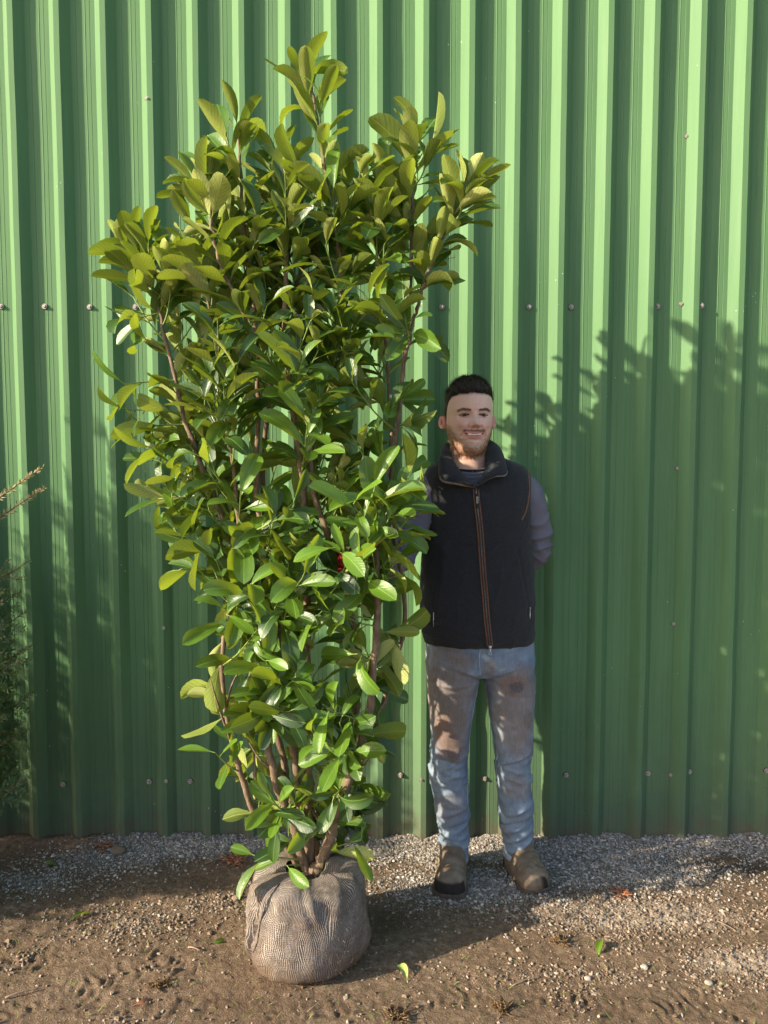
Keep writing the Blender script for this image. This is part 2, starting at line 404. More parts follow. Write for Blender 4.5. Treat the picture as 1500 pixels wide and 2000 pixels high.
M['piping'] = simple('brown_piping', (0.16, 0.062, 0.035), 0.6, 90, 0.3, 0.25)
M['zip'] = simple('zip_metal', (0.16, 0.15, 0.14), 0.4, 200, 0.2, 0.3, 0.8)
M['silver'] = simple('silver_metal', (0.55, 0.56, 0.58), 0.3, 200, 0.1, 0.1, 0.9)
M['zip_tape'] = simple('zip_tape', (0.045, 0.04, 0.042), 0.8)
M['label_cream'] = simple('cream_label', (0.55, 0.52, 0.42), 0.7)
m = N('boot_leather'); c = m.coord(); col = m.attr('Col', True); nz = m.noise(c, 60, 6, 0.65)
col = m.mix(m.ramp(nz, [(0.35, 0.4), (0.7, 0.0)]), col, m.mix(0.6, col, (0.06, 0.04, 0.03)))
M['boot'] = m.done(m.bsdf(col, 0.8, m.bump(nz, 0.5, 0.003), Specular_IOR_Level=0.25))
M['sole'] = simple('boot_sole', (0.07, 0.05, 0.038), 0.9, 70, 0.5, 0.4)
m = N('red_glove'); c = m.coord(); nz = m.noise(c, 260, 4)
M['glove'] = m.done(m.bsdf(m.ramp(nz, [(0.3, (0.32, 0.012, 0.018)), (0.7, (0.55, 0.03, 0.04))]), 0.6, m.bump(nz, 0.5, 0.0015)))
m = N('skin'); c = m.coord(); col = m.attr('Col', True); nz = m.noise(c, 420, 4)
col = m.mix(m.ramp(nz, [(0.3, 0.14), (0.7, 0.0)]), col, m.mix(0.5, col, (0.30, 0.08, 0.05)))
M['skin'] = m.done(m.bsdf(col, 0.5, m.bump(nz, 0.2, 0.0008), Subsurface_Weight=0.05, Subsurface_Radius=(0.012, 0.004, 0.002), Subsurface_Scale=0.6, Specular_IOR_Level=0.35))
m = N('dark_brown_hair'); c = m.coord(); nz = m.noise(m.coord(scale=(1, 1, 1)), 220, 4, 0.7, 1.5)
M['hair'] = m.done(m.bsdf(m.ramp(nz, [(0.3, (0.010, 0.006, 0.005)), (0.7, (0.060, 0.038, 0.027))]), 0.55, m.bump(nz, 0.9, 0.002), Specular_IOR_Level=0.4))
M['beard'] = simple('ginger_beard', (0.20, 0.085, 0.035), 0.6, 300, 0.2, 0.6)
M['brow'] = simple('brown_eyebrow', (0.15, 0.095, 0.065), 0.6, 300, 0.2, 0.4)
M['teeth'] = simple('teeth', (0.88, 0.82, 0.74), 0.3, 60, 0.05, 0.05)
m = N('eye'); col = m.attr('Col', True); M['eye'] = m.done(m.bsdf(col, 0.25, Specular_IOR_Level=0.35))
# yew
m = N('yew_needle'); rn = m.attr('rnd')
p = m.bsdf(m.ramp(rn, [(0.0, (0.025, 0.075, 0.020)), (0.5, (0.075, 0.15, 0.035)), (0.72, (0.16, 0.20, 0.05)), (1.0, (0.46, 0.32, 0.15))]), 0.45)
tr = m.n('BsdfTranslucent'); tr.inputs[0].default_value = (0.10, 0.16, 0.03, 1)
mx = m.n('MixShader'); mx.inputs[0].default_value = 0.2; m.l(p, mx.inputs[1]); m.l(tr.outputs[0], mx.inputs[2])
M['needle'] = m.done(mx.outputs[0])
M['yewbark'] = simple('yew_bark', (0.13, 0.065, 0.04), 0.8, 60, 0.6, 0.4)
M['dry_leaf'] = simple('dry_leaf', (0.30, 0.12, 0.06), 0.7, 60, 0.4, 0.4)
M['pale_leaf'] = simple('pale_leaf', (0.34, 0.40, 0.10), 0.6, 60, 0.4, 0.3)
M['twig'] = simple('dry_twig', (0.24, 0.17, 0.12), 0.8, 90, 0.5, 0.3)
M['moss'] = simple('rusty_moss', (0.13, 0.075, 0.03), 0.9, 200, 0.6, 0.5)

# ------------------------------------------------------------------ ground
YW = 2.955                       # trough plane of the cladding
def axis(lo, hi, step, far, k=1.25):
    a = list(np.arange(lo, hi, step)); s = step; x = a[-1]
    while x < far: s *= k; x += s; a.append(x)
    s = step; x = a[0]; b = []
    while x > -far: s *= k; x -= s; b.append(x)
    return np.array(b[::-1] + a)
gx = axis(-1.55, 1.75, 0.0065, 60); gy = axis(1.75, 3.02, 0.0065, 60)
GX, GY = np.meshgrid(gx, gy, indexing='ij')
def area(px, py, rx, ry, X, Y):
    q = gp(px, py); return np.exp(-(((X - q.x) / rx) ** 2 + ((Y - q.y) / ry) ** 2))
def masks(X, Y):
    P = np.stack([X, Y, np.zeros_like(X)], -1); nz = fbm(P, 4, 5.0)
    g = ss(2.72, 2.82, Y + 0.16 * nz) * ss(-1.2, -0.9, X + 0.2 * nz) * (1 - 0.85 * area(470, 1700, .30, .09, X, Y)) * (1 - 0.5 * area(1450, 1680, .3, .1, X, Y))
    g = np.maximum(g, 0.9 * area(930, 1730, .35, .14, X, Y)); g = np.maximum(g, 0.95 * area(1180, 1700, .45, .14, X, Y))
    g = np.maximum(g, 0.6 * area(200, 1680, .3, .12, X, Y)); g = np.maximum(g, 0.6 * area(60, 1720, .2, .10, X, Y))
    pale = np.maximum.reduce([0.9 * area(1250, 1790, .36, .10, X, Y), 1.0 * area(1450, 1880, .16, .07, X, Y), .5 * area(270, 1800, .22, .10, X, Y), 0.45 * area(440, 1770, .15, .06, X, Y), 0.45 * area(1040, 1790, .3, .05, X, Y), .35 * area(1100, 1900, .3, .05, X, Y)])
    wet_shade = np.maximum.reduce([0.9 * area(1450, 1700, .22, .10, X, Y), 0.8 * area(760, 1800, .09, .06, X, Y), .55 * area(1200, 1960, .4, .06, X, Y), .5 * area(560, 1960, .3, .05, X, Y), .5 * area(520, 1730, .2, .05, X, Y), 0.6 * area(1400, 1655, .3, .03, X, Y)])  # damp brown soil, with the shrub's ground shade at right painted in
    return g, pale, wet_shade, nz
def ground_h(X, Y, fine=True):
    P = np.stack([X, Y, np.zeros_like(X)], -1)
    g, pale, wet_shade, nz = masks(X, Y)
    near = np.exp(-np.maximum(0, np.abs(X) - 2.2) / 2.0) * np.exp(-np.maximum(0, 1.6 - Y) / 2)
    h = 0.010 * fbm(P, 3, 2.2) + 0.006 * nz
    lump = fbm(P + 3.1, 4, 26.0); h = h + (0.0045 + 0.007 * pale) * lump
    if fine:
        h = h + 0.0022 * fbm(P + 9.1, 3, 75.0)
        # boot and tyre tread prints pressed in the mud
        for (px, py, rx, ry, ang, fr) in ((230, 1905, .13, .05, 25, 260), (330, 1880, .12, .05, -30, 230), (50, 1880, .13, .04, 10, 240), (60, 1960, .10, .04, 40, 230), (330, 1965, .16, .05, 15, 220), (1130, 1960, .14, .05, -20, 240), (1320, 1960, .15, .05, 30, 260), (640, 1970, .16, .04, 10, 230), (1420, 1985, .10, .05, -40, 250), (900, 1940, .12, .04, 20, 240), (180, 1955, .10, .04, -25, 220)):
            q = gp(px, py); a = R(ang); u = (X - q.x) * math.cos(a) + (Y - q.y) * math.sin(a); v = -(X - q.x) * math.sin(a) + (Y - q.y) * math.cos(a)
            mk = np.exp(-((u / rx) ** 2 + (v / ry) ** 2) ** 2)
            nn = perlin(P * 18 + px)
            h = h + mk * (0.0050 * np.tanh(1.8 * np.sin(u * fr * .75 + nn * 4.5 + v * 60 * np.sign(v))) * (0.1 + 1.8 * np.abs(perlin(P * 22 + 5))) - 0.003)
    h = h + 0.018 * ss(2.82, 2.93, Y) * (0.7 + 0.8 * nz)
    return h * near
H = ground_h(GX.ravel(), GY.ravel())
nx, ny = len(gx), len(gy)
V = np.stack([GX.ravel(), GY.ravel(), H], -1)
I = np.arange(nx * ny).reshape(nx, ny)
Fq = np.stack([I[:-1, :-1].ravel(), I[1:, :-1].ravel(), I[1:, 1:].ravel(), I[:-1, 1:].ravel()], -1)
me = mesh_of('ground', V, Fq)
g, pale, wet_shade, _ = masks(V[:, 0], V[:, 1]); fattr(me, 'gravel', g); fattr(me, 'pale', pale); fattr(me, 'wet_shade', wet_shade)
tag(link('ground', me, M['ground']), kind='structure', label='bare brown muddy ground with tread marks in front of the green wall')
def gz(x, y): return float(ground_h(np.array([x]), np.array([y]))[0])

# scattered stones and crumbs (uncountable)
def scatter(name, n, sampler, rmin, rmax, mat, label, cat, seed, tone=None):
    rs = np.random.RandomState(seed)
    X, Y = sampler(rs, n); n = len(X)
    t = (1 + 5 ** .5) / 2
    ico = np.array([(-1, t, 0), (1, t, 0), (-1, -t, 0), (1, -t, 0), (0, -1, t), (0, 1, t), (0, -1, -t), (0, 1, -t), (t, 0, -1), (t, 0, 1), (-t, 0, -1), (-t, 0, 1)]) / 1.9
    fc = np.array([(0, 11, 5), (0, 5, 1), (0, 1, 7), (0, 7, 10), (0, 10, 11), (1, 5, 9), (5, 11, 4), (11, 10, 2), (10, 7, 6), (7, 1, 8), (3, 9, 4), (3, 4, 2), (3, 2, 6), (3, 6, 8), (3, 8, 9), (4, 9, 5), (2, 4, 11), (6, 2, 10), (8, 6, 7), (9, 8, 1)])
    r = rmin + (rmax - rmin) * rs.rand(n) ** 2.6
    sh = (0.55 + 0.9 * rs.rand(n, 1, 3)) * (1 + 0.34 * rs.randn(n, 12, 1).clip(-1.5, 1.5))
    P = ico[None] * sh
    A = rs.rand(n) * 6.28; ca, sa = np.cos(A)[:, None], np.sin(A)[:, None]
    P = np.stack([P[..., 0] * ca - P[..., 1] * sa, P[..., 0] * sa + P[..., 1] * ca, P[..., 2] * 0.75], -1) * r[:, None, None]
    z = ground_h(X, Y) + r * 0.25
    P = P + np.stack([X, Y, z], -1)[:, None, :]
    me = mesh_of(name, P.reshape(-1, 3), (fc[None] + 12 * np.arange(n)[:, None, None]).reshape(-1, 3))
    fattr(me, 'tone', np.repeat(rs.rand(n) if tone is None else tone(rs, n), 12))
    return tag(link(name, me, mat, smooth=False), label, cat, kind='stuff')
def rib_y(x):   # clear of the wall
    return YW - 0.034
def s_gravel(rs, n):
    X = rs.uniform(-1.5, 1.75, n * 4); Y = rs.uniform(2.45, 2.95, n * 4); g, p, w_, nz = masks(X, Y)
    k = rs.rand(n * 4) < np.clip(g, 0, 1) ** 1.5; return X[k][:n], Y[k][:n]
scatter('gravel', 42000, s_gravel, 0.0013, 0.0056, M['stone'], 'fine grey gravel lying along the foot of the green wall', 'gravel', 5)
def s_crumb(rs, n):
    X = rs.uniform(-1.3, 1.6, n * 6); Y = rs.uniform(1.85, 2.9, n * 6); g, p, w_, nz = masks(X, Y)
    k = rs.rand(n * 6) < np.clip(0.035 + p * 1.4 + 0.25 * (nz > 0.2), 0, 1) * (1 - 0.6 * g); return X[k][:n], Y[k][:n]
scatter('soil_crumbs', 17000, s_crumb, 0.0011, 0.0058, M['crumb'], 'loose crumbs of dry brown soil scattered over the mud', 'soil', 6)

# ------------------------------------------------------------------ cladding wall
DEP, WS, CR, PER = 0.032, 0.029, 0.020, 0.1690
TR = PER - 2 * WS - CR
X0 = at(52, 895, YW - DEP).x      # right edge of a crest
def profile_points(x_from, n):
    """one sheet: list of (x, depth) starting at a crest right edge"""
    out = []
    for k in range(n):
        b = x_from + k * PER
        out += [(b, DEP), (b + WS, 0.0)]
        for fr in (0.22, 0.60, 0.80):
            q = b + WS + TR * fr
            out += [(q - 0.0016, 0.0), (q, 0.0012 if fr in (0.22, .60) else -0.0013), (q + 0.0016, 0.0)]
        out += [(b + WS + TR, 0.0), (b + WS + TR + WS, DEP)]
    out.append((x_from + n * PER, DEP))
    return out
WALLH = 5.2
wall = thing('metal_wall', 'tall green box profile steel cladding wall behind the man and the laurel', 'wall', (0, YW, 0))
zs = [-0.06] + list(np.linspace(0, 0.6, 25)) + list(np.linspace(0.7, WALLH, 46))
def sheet(x_from, n, off, seed):
    pr = profile_points(x_from, n)
    P = []
    rsx = np.random.RandomState(seed)
    xs = np.array([p[0] for p in pr]); ds = np.array([p[1] for p in pr])
    for z in zs: 
        P.append(np.stack([xs, np.full_like(xs, 0.0), np.full_like(xs, z)], -1))
    P = np.array(P); Zf = P[..., 2].ravel(); Xf = P[..., 0].ravel()
    D = np.tile(ds, (len(zs), 1)).ravel()
    q = np.stack([Xf * 0.6, Zf * 1.1, np.full_like(Xf, seed)], -1)
    wob = 0.0016 * fbm(q, 2, 2.0)
    crest = (D > DEP * 0.8)
    qd = np.stack([np.floor((Xf - X0 + 0.08) / PER) * 3.7, Zf * 6.0, np.full_like(Xf, 1.7)], -1)
    dent = ss(0.25, 0.7, perlin(qd)) * 0.0055 * (0.25 + ss(1.2, 0.2, Zf))
    Yf = YW - off - D - wob + np.where(crest, dent, 0)
    Xf = Xf + np.where(crest, 0.0022 * perlin(qd + 5.5) * (0.3 + ss(1.5, 0.2, Zf)), 0) + 0.0012 * perlin(q * 3 + 8)
    Vv = np.stack([Xf, Yf, Zf], -1); k = len(xs); I = np.arange(len(zs) * k).reshape(len(zs), k)
    Fq = np.stack([I[:-1, :-1].ravel(), I[:-1, 1:].ravel(), I[1:, 1:].ravel(), I[1:, :-1].ravel()], -1)
    me = mesh_of('cladding_sheet', Vv, Fq)
    o = link('cladding_sheet', me, M['steel'], wall, smooth=False)
    sol = o.modifiers.new('thick', 'SOLIDIFY'); sol.thickness = 0.0009; sol.offset = 1
    return me
xs0 = X0 + 3 * PER
for k in range(-8, 9):
    sheet(xs0 + 6 * k * PER, 6, 0.0, k + 20)
# lap edges: a thin raised strip on the crest and slope where two sheets overlap
for k in range(-2, 3):
    xe = xs0 + 6 * k * PER
    mb = MB()
    xs = [xe - CR - WS, xe - CR, xe, xe + WS * 0.7]; ds = [0.0, DEP, DEP, DEP * 0.3]
    for z0, z1 in zip(zs[:-1], zs[1:]):
        V8 = [(x, YW - d - 0.0034, z) for z in (z0, z1) for x, d in zip(xs, ds)]
        mb.add(V8, [(0, 1, 5, 4), (1, 2, 6, 5), (2, 3, 7, 6)])
    o = mb.build('lap_strip', M['steel'], wall, smooth=False)
    sol = o.modifiers.new('thick', 'SOLIDIFY'); sol.thickness = 0.001; sol.offset = 1
# screws
def surf_depth(x):
    u = (x - X0) % PER
    if u < WS: return DEP * (1 - u / WS)
    if u < WS + TR: return 0.0
    if u < 2 * WS + TR: return DEP * (u - WS - TR) / WS
    return DEP
def screw_mesh():
    mb = MB()
    def disc(r, y0, y1, m, seg=20, sq=None):
        a = [(r * math.cos(2 * math.pi * i / seg), y0, r * math.sin(2 * math.pi * i / seg)) for i in range(seg)]
        b = [(r * .93 * math.cos(2 * math.pi * i / seg), y1, r * .93 * math.sin(2 * math.pi * i / seg)) for i in range(seg)]
        mb.loft([a, b], m)
    disc(0.0118, 0.002, -0.0022, 1); disc(0.0108, -0.0022, -0.0040, 0)
    disc(0.0064, -0.0040, -0.0105, 0, 6); 
    return mb
scme = screw_mesh().mesh('screw'); scme.materials.append(M['screw']); scme.materials.append(M['rubber'])
scr = [(3, 599, 1), (88, 599, 1), (820, 598, .7), (863, 600, 1), (1033, 600, 1), (1115, 600, 1), (1283, 599, 1), (1330, 594, .75), (1367, 598, 1.15),
       (36, 1532, 1), (124, 1531, 1.1), (292, 1526, 1), (325, 1525, .75), (372, 1525, 1), (782, 1513, 1), (822, 1522, .75), (1105, 1513, 1), (1265, 1510, 1), (1310, 1513, .75), (1345, 1506, 1), (1497, 1505, 1), (946, 1520, 1),
       (289, 195, .75), (1341, 267, .75), (311, 920, .75), (1322, 915, .75), (320, 1226, .75), (1315, 1218, .75), (176, 600, 1), (265, 600, 1), (442, 600, 1), (530, 600, 1)]
for i, (px, py, s) in enumerate(scr):
    p = at(px, py, YW - 0.0); p = at(px, py, YW - surf_depth(p.x)); d = surf_depth(p.x)
    o = bpy.data.objects.new('screw', scme); COL.objects.link(o); o.parent = wall
    o.location = Vector((p.x, YW - d - 0.002, p.z)) - wall.location; o.scale = (s, s, s)
    o.rotation_euler = (R(rnd.uniform(-6, 6)), R(rnd.uniform(0, 60)), R(rnd.uniform(-8, 8)))

# ------------------------------------------------------------------ leaves
NT, NV = 9, 5
TT = np.array([0.0, 0.05, 0.18, 0.34, 0.50, 0.66, 0.81, 0.93, 1.0])
WW = np.array([0.05, 0.11, 0.42, 0.72, 0.93, 1.0, 0.90, 0.56, 0.02])
class Leaves:
    def __init__(s): s.L = []
    def add(s, base, d, n, L, W, curl, fold, young=0.0, r=None, twist=0.0):
        s.L.append((np.array(base), np.array(d), np.array(n), L, W, curl, fold, young, rnd.random() if r is None else r, twist))
    def arrays(s):
        n = len(s.L)
        B = np.array([l[0] for l in s.L]); D = np.array([l[1] for l in s.L]); Nn = np.array([l[2] for l in s.L])
        L, W, C, Fo, Y, Rn, Tw = [np.array([l[i] for l in s.L]) for i in (3, 4, 5, 6, 7, 8, 9)]
        D /= np.linalg.norm(D, axis=1)[:, None]
        Nn = Nn - D * (Nn * D).sum(1)[:, None]; Nn /= np.linalg.norm(Nn, axis=1)[:, None] + 1e-9
        S = np.cross(D, Nn)
        rs = np.random.RandomState(9)
        ph = rs.rand(n) * 6.28; wav = 0.02 + 0.05 * rs.rand(n)
        C = np.where(np.abs(C) < 0.05, 0.05, C)
        V = np.zeros((n, NT, NV, 3)); UV = np.zeros((n, NT, NV, 2))
        skew = 0.10 * rs.randn(n)
        for i, t in enumerate(TT):
            a = C * t
            P = B + (L / C)[:, None] * (D * np.sin(a)[:, None] - Nn * (1 - np.cos(a))[:, None])
            nn = Nn * np.cos(a)[:, None] + D * np.sin(a)[:, None]
            tw = Tw * t; sd = S * np.cos(tw)[:, None] + nn * np.sin(tw)[:, None]; nn2 = nn * np.cos(tw)[:, None] - S * np.sin(tw)[:, None]
            P = P + S * (skew * L * t * t)[:, None]
            for j in range(NV):
                v = (j - (NV - 1) / 2) / ((NV - 1) / 2)
                x = v * WW[i] * W * 0.5
                h = np.abs(v) ** 1.3 * WW[i] * W * 0.5 * Fo + (v * v) * wav * W * np.sin(ph + t * 9 + v * 2.0) * (1 if 0.1 < t < .97 else 0)
                V[:, i, j] = P + sd * (x)[:, None] + nn2 * h[:, None]
                UV[:, i, j] = np.stack([np.full(n, t), np.full(n, 0.5 + v * 0.5 * max(WW[i], .05))], -1)
        k = NT * NV
        I = np.arange(k).reshape(NT, NV)
        f = np.stack([I[:-1, :-1].ravel(), I[:-1, 1:].ravel(), I[1:, 1:].ravel(), I[1:, :-1].ravel()], -1)
        Fq = (f[None] + k * np.arange(n)[:, None, None]).reshape(-1, 4)
        return V.reshape(-1, 3), Fq, UV.reshape(-1, 2), np.repeat(Rn, k), np.repeat(Y, k)
def leaf_mesh(name, lv, extra=None):
    V, Fq, UV, Rn, Y = lv.arrays()
    nl = len(V)
    if extra is not None and extra.n:
        V = np.vstack([V, np.array(extra.V)]); q = [f for f in extra.F if len(f) == 4]
        Fq = np.vstack([Fq, np.array(q) + nl])
    me = mesh_of(name, V, Fq)
    uvl = me.uv_layers.new(name='UVMap'); li = np.empty(len(me.loops), dtype=np.int32); me.loops.foreach_get('vertex_index', li)
    U = np.zeros((len(V), 2)); U[:nl] = UV
    uvl.data.foreach_set('uv', U[li].astype(np.float32).ravel())
    z = np.zeros(len(V) - nl); fattr(me, 'rnd', np.concatenate([Rn, z])); fattr(me, 'young', np.concatenate([Y, z]))
    return me, nl

# ------------------------------------------------------------------ laurel
SY = 2.28
laurel = thing('laurel_shrub', 'tall bushy cherry laurel with glossy green leaves and a hessian wrapped root ball', 'shrub', (gp(605, 1830).x, SY, 0))
stem_paths = [
    # (picture x, y, depth offset), base radius, tip radius
    ([(606, 1705, 0), (603, 1600, .0), (602, 1480, .0), (598, 1300, .03), (600, 1120, .02), (592, 950, 0), (572, 800, -.02), (556, 650, -.02), (560, 500, 0), (548, 380, 0), (541, 310, 0)], .0175, .004),
    ([(622, 1705, -.02), (648, 1622, -.05), (672, 1550, -.07), (706, 1450, -.08), (728, 1330, -.08), (737, 1200, -.07), (735, 1080, -.06), (748, 950, -.04), (775, 850, -.03), (790, 700, -.02), (803, 500, 0), (806, 350, .0), (818, 262, 0)], .0165, .0035),
    ([(600, 1705, -.02), (572, 1612, -.05), (538, 1520, -.06), (520, 1400, -.05), (545, 1250, -.05), (520, 1100, -.04), (500, 950, -.03), (505, 800, 0), (500, 640, .0), (480, 480, .0), (468, 320, 0), (464, 245, 0)], .0135, .0035),
    ([(590, 1705, 0), (548, 1640, -.02), (500, 1592, -.04), (474, 1525, -.05), (452, 1450, -.05), (436, 1350, -.05), (440, 1230, -.06), (470, 1100, -.08), (460, 950, -.08), (440, 820, -.08), (425, 700, -.06), (400, 560, -.04), (372, 440, 0)], .0105, .003),
    ([(598, 1700, .05), (585, 1560, .06), (560, 1400, .06), (500, 1180, .04), (432, 1005, .0), (392, 900, -.02), (362, 820, -.02), (332, 700, -.02), (308, 600, 0), (282, 520, 0), (262, 480, 0)], .013, .003),
    ([(612, 1700, .06), (630, 1560, .10), (690, 1400, .10), (700, 1262, .09), (655, 1120, .04), (640, 1040, .0), (615, 970, .0), (610, 850, .03), (655, 700, .03), (668, 560, .01), (652, 440, 0), (634, 330, 0), (618, 220, 0), (602, 155, 0)], .0135, .0035),
    ([(606, 1705, .08), (570, 1560, .12), (530, 1350, .13), (520, 1050, .12), (515, 900, .12), (540, 700, .10), (590, 520, .08), (640, 420, .06), (705, 350, .04)], .013, .003),
    ([(616, 1700, .03), (660, 1590, .10), (740, 1400, .12), (790, 1200, .10), (770, 1050, .08), (765, 900, .06), (760, 750, .05), (745, 600, .03), (735, 450, 0), (742, 350, 0)], .010, .003),
    ([(790, 705, -.02), (815, 600, -.02), (846, 505, -.03), (884, 425, -.03), (912, 368, -.03)], .006, .0028),
    ([(505, 700, .0), (470, 600, -.05), (425, 500, -.07), (410, 400, -.05), (408, 370, -.04)], .006, .003),
]
stems = []
tw = MB()
for P, r0, r1 in stem_paths:
    P3 = [at(x, y, SY + d) for x, y, d in P]
    n = 46; C = curve_pts(P3, n); jit = [Vector((0.0018 * rnd.gauss(0, 1), 0.0018 * rnd.gauss(0, 1), 0)) for _ in range(n)]
    C = [Vector(c) + (jit[i] if 1 < i < n - 2 else Vector()) for i, c in enumerate(C)]
    Cs = [Vector(c) for c in curve_pts(C, n * 3)]
    rr = [(r1 + (r0 - r1) * (1 - i / (len(Cs) - 1)) ** 1.1) * (1 + 0.10 * math.sin(i * 1.7) * rnd.random() + (0.22 if i % 11 == 0 else 0)) for i in range(len(Cs))]
    mb = MB(); mb.tube(Cs, rr, 10)
    mb.build('stem', M['bark'], laurel)
    stems.append((Cs, rr))
lv = Leaves()
allpts = [(c, r, k) for k, (Cs, rr) in enumerate(stems) for c, r in zip(Cs, rr)]
ctrx = lambda z: 0.0
def unit(v): return v.normalized() if v.length > 1e-9 else Vector((0, 0, 1))
# gaps through which the sun reaches the man, where the photograph shows him dappled
GAPS = [(at(x, y, Yp), rr_) for x, y, Yp, rr_ in ((902, 868, 2.60, .022), (906, 905, 2.63, .02), (812, 962, 2.62, .04), (858, 1335, 2.60, .012), (842, 1395, 2.62, .012), (878, 1450, 2.61, .02), (985, 1360, 2.6, .005), (1003, 1440, 2.61, .02),
    (872, 1615, 2.64, .015), (1012, 1535, 2.63, .012), (1010, 1600, 2.64, .012), (1000, 1640, 2.64, .01), (1055, 1715, 2.58, .012), (926, 1200, 2.57, .005), (1010, 1330, 2.6, .005))]
def in_gap(q):
    for o, r in GAPS:
        v = q - o; t = v.dot(SUNV)
        if (v - SUNV * t).length < r + .026: return True
    return False
def put_leaf(p, axis_dir, az, div, L, young, droop=0.0, curl=None, roll=0.4):
    a = unit(axis_dir); b = a.cross(Vector((0, 0, 1)));
    if b.length < .05: b = Vector((1, 0, 0))
    b.normalize(); c = a.cross(b)
    out = b * math.cos(az) + c * math.sin(az)
    d = unit(a * math.cos(div) + out * math.sin(div) + Vector((0, 0, -droop)))
    q_ = p + d * L * .5; qx = 750 + F * q_.x / q_.y
    if q_.y < SY + .06 and 635 < qx < 688 and 1.19 < q_.z < 1.30 and rnd.random() < .55: return
    if in_gap(q_): return
    n = unit(a * math.sin(div) - out * math.cos(div) + Vector((rnd.gauss(0, 1), rnd.gauss(0, 1), rnd.gauss(0, 1))) * roll * .5 + Vector((0, 0, 0.25)))
    pet = 0.012 * rnd.uniform(.7, 1.3); base = p + d * pet
    tw.tube([p, p + d * pet * .6, base + d * L * .06], [.0016, .0014, .0011], 4, cap=False)
    W = L * rnd.uniform(.31, .43)
    lv.add(base, d, n, L, W, (rnd.uniform(.1, .8) if rnd.random() < .85 else rnd.uniform(1.0, 2.0)) if curl is None else curl, rnd.uniform(.10, .75), young, None, rnd.gauss(0, .28))
def shoot(target, kind='mid', start=None, leaves=None, young=0.0, Ls=1.0, reach=(.10, .34)):
    if start is None:
        best = None
        for c, r, k in allpts:
            dz = target.z - c.z
            if kind == 'side': ok = -0.02 < dz < .22
            else: ok = reach[0] < dz < reach[1]
            if ok:
                dd = (target - c).length * rnd.uniform(.85, 1.2)
                if best is None or dd < best[0]: best = (dd, c, r)
        if best is None:
            best = min(((target - c).length, c, r) for c, r, k in allpts)
        start = best[1]
    v = target - start; ln = v.length
    if ln > 0.55: start = target - v * (0.5 / ln); v = target - start; ln = v.length
    up = {'top': .35, 'mid': .12, 'side': -.02}[kind]
    mid_ = start + v * .5 + Vector((0, 0, -up * ln * .5))
    C = [Vector(c) for c in curve_pts([start, mid_, target], 12)]
    r0 = .0022 + ln * .005
    tw.tube(C, [r0 + (.0016 - r0) * i / 11 for i in range(12)], 5, cap=False)
    step = .019 if kind == 'top' else .024
    n = max(4, int(ln * .85 / step)) if leaves is None else leaves
    n = min(n, 12)
    az = rnd.random() * 6.28
    for i in range(n):
        t = 1 - (i / max(1, n - 1)) * min(.85, n * step / max(ln, .05)); t = max(.08, t)
        k = t * 11; j = min(10, int(k)); p = C[j].lerp(C[j + 1], k - j); ax = unit(C[j + 1] - C[j])
        az += 2.4 + rnd.gauss(0, .25)
        if kind == 'top': div = R(8 + 26 * (1 - t) + rnd.uniform(0, 18) + (8 if i else -4)); dr = 0.0
        elif kind == 'side': div = R(32 + rnd.uniform(0, 32)); dr = rnd.uniform(0.0, .35)
        else: div = R(30 + 25 * (1 - t) + rnd.uniform(0, 22)); dr = rnd.uniform(-.50, -.05) if target.z > 1.55 else rnd.uniform(-.25, .15)
        L = Ls * rnd.choice([rnd.uniform(.075, .11), rnd.uniform(.10, .14), rnd.uniform(.12, .155)]) * (.8 if i == 0 else 1.0)
        yg = min(1, max(0, young + rnd.gauss(0, .12) + (0.15 if i < 2 else 0)))
        put_leaf(p, ax, az, div, L, yg, dr)
# extra leaves along the upper parts of main stems
for k, (Cs, rr) in enumerate(stems):
    n = len(Cs); az = rnd.random() * 6
    tipz = Cs[-1].z
    for i in range(n):
        dz = tipz - Cs[i].z
        if dz < (.62 if k != 8 else .3) and (i % (2 if dz < .10 else 3 if dz < .3 else 4) == 0):
            az += 2.4; ax = unit(Cs[min(i + 1, n - 1)] - Cs[max(0, i - 1)])
            put_leaf(Cs[i], ax, az, R(20 + 26 * min(1, dz / .35) + rnd.uniform(0, 18)), rnd.uniform(.105, .15) * (.85 if dz < .02 else 1), .30 + .15 * rnd.random() if dz < .3 else .15)
# shoots that shape the outline
tips = [(590, 105, 'top'), (625, 150, 'top'), (445, 225, 'top'), (800, 235, 'top'), (842, 240, 'top'), (918, 350, 'lone'),
        (225, 440, 'top'), (268, 430, 'top'), (305, 450, 'top'), (385, 310, 'top'), (700, 300, 'top'), (650, 330, 'top'), (765, 290, 'top'), (800, 340, 'top'),
        (380, 440, 'top'), (335, 510, 'top'), (585, 290, 'top'), (490, 420, 'top'), (590, 400, 'top'), (735, 390, 'top'), 
        (215, 480, 'mid'), (225, 520, 'mid'), (230, 580, 'mid'), (245, 620, 'side'), (250, 665, 'side'), (215, 750, 'side'), (215, 800, 'side'), (240, 835, 'side'), (260, 880, 'side'), (275, 975, 'side'), (330, 915, 'side'), (335, 1010, 'side'), (340, 1060, 'side'), (330, 1110, 'side'),
        (385, 1160, 'side'), (375, 1290, 'side'), (365, 1330, 'side'), (385, 1400, 'side'), (375, 1240, 'side'), (400, 1470, 'side'), (430, 1510, 'side'),
        (860, 470, 'mid'), (850, 530, 'mid'), (820, 590, 'mid'), (835, 650, 'side'), (815, 780, 'side'), (820, 830, 'side'), (800, 900, 'side'), (800, 985, 'side'), (785, 1050, 'side'), (790, 1140, 'side'), (820, 1235, 'side'), (790, 1290, 'side'),
        (780, 1340, 'side'), (770, 1420, 'side'), (750, 1530, 'side'), (735, 1590, 'side'), (715, 1660, 'side')]
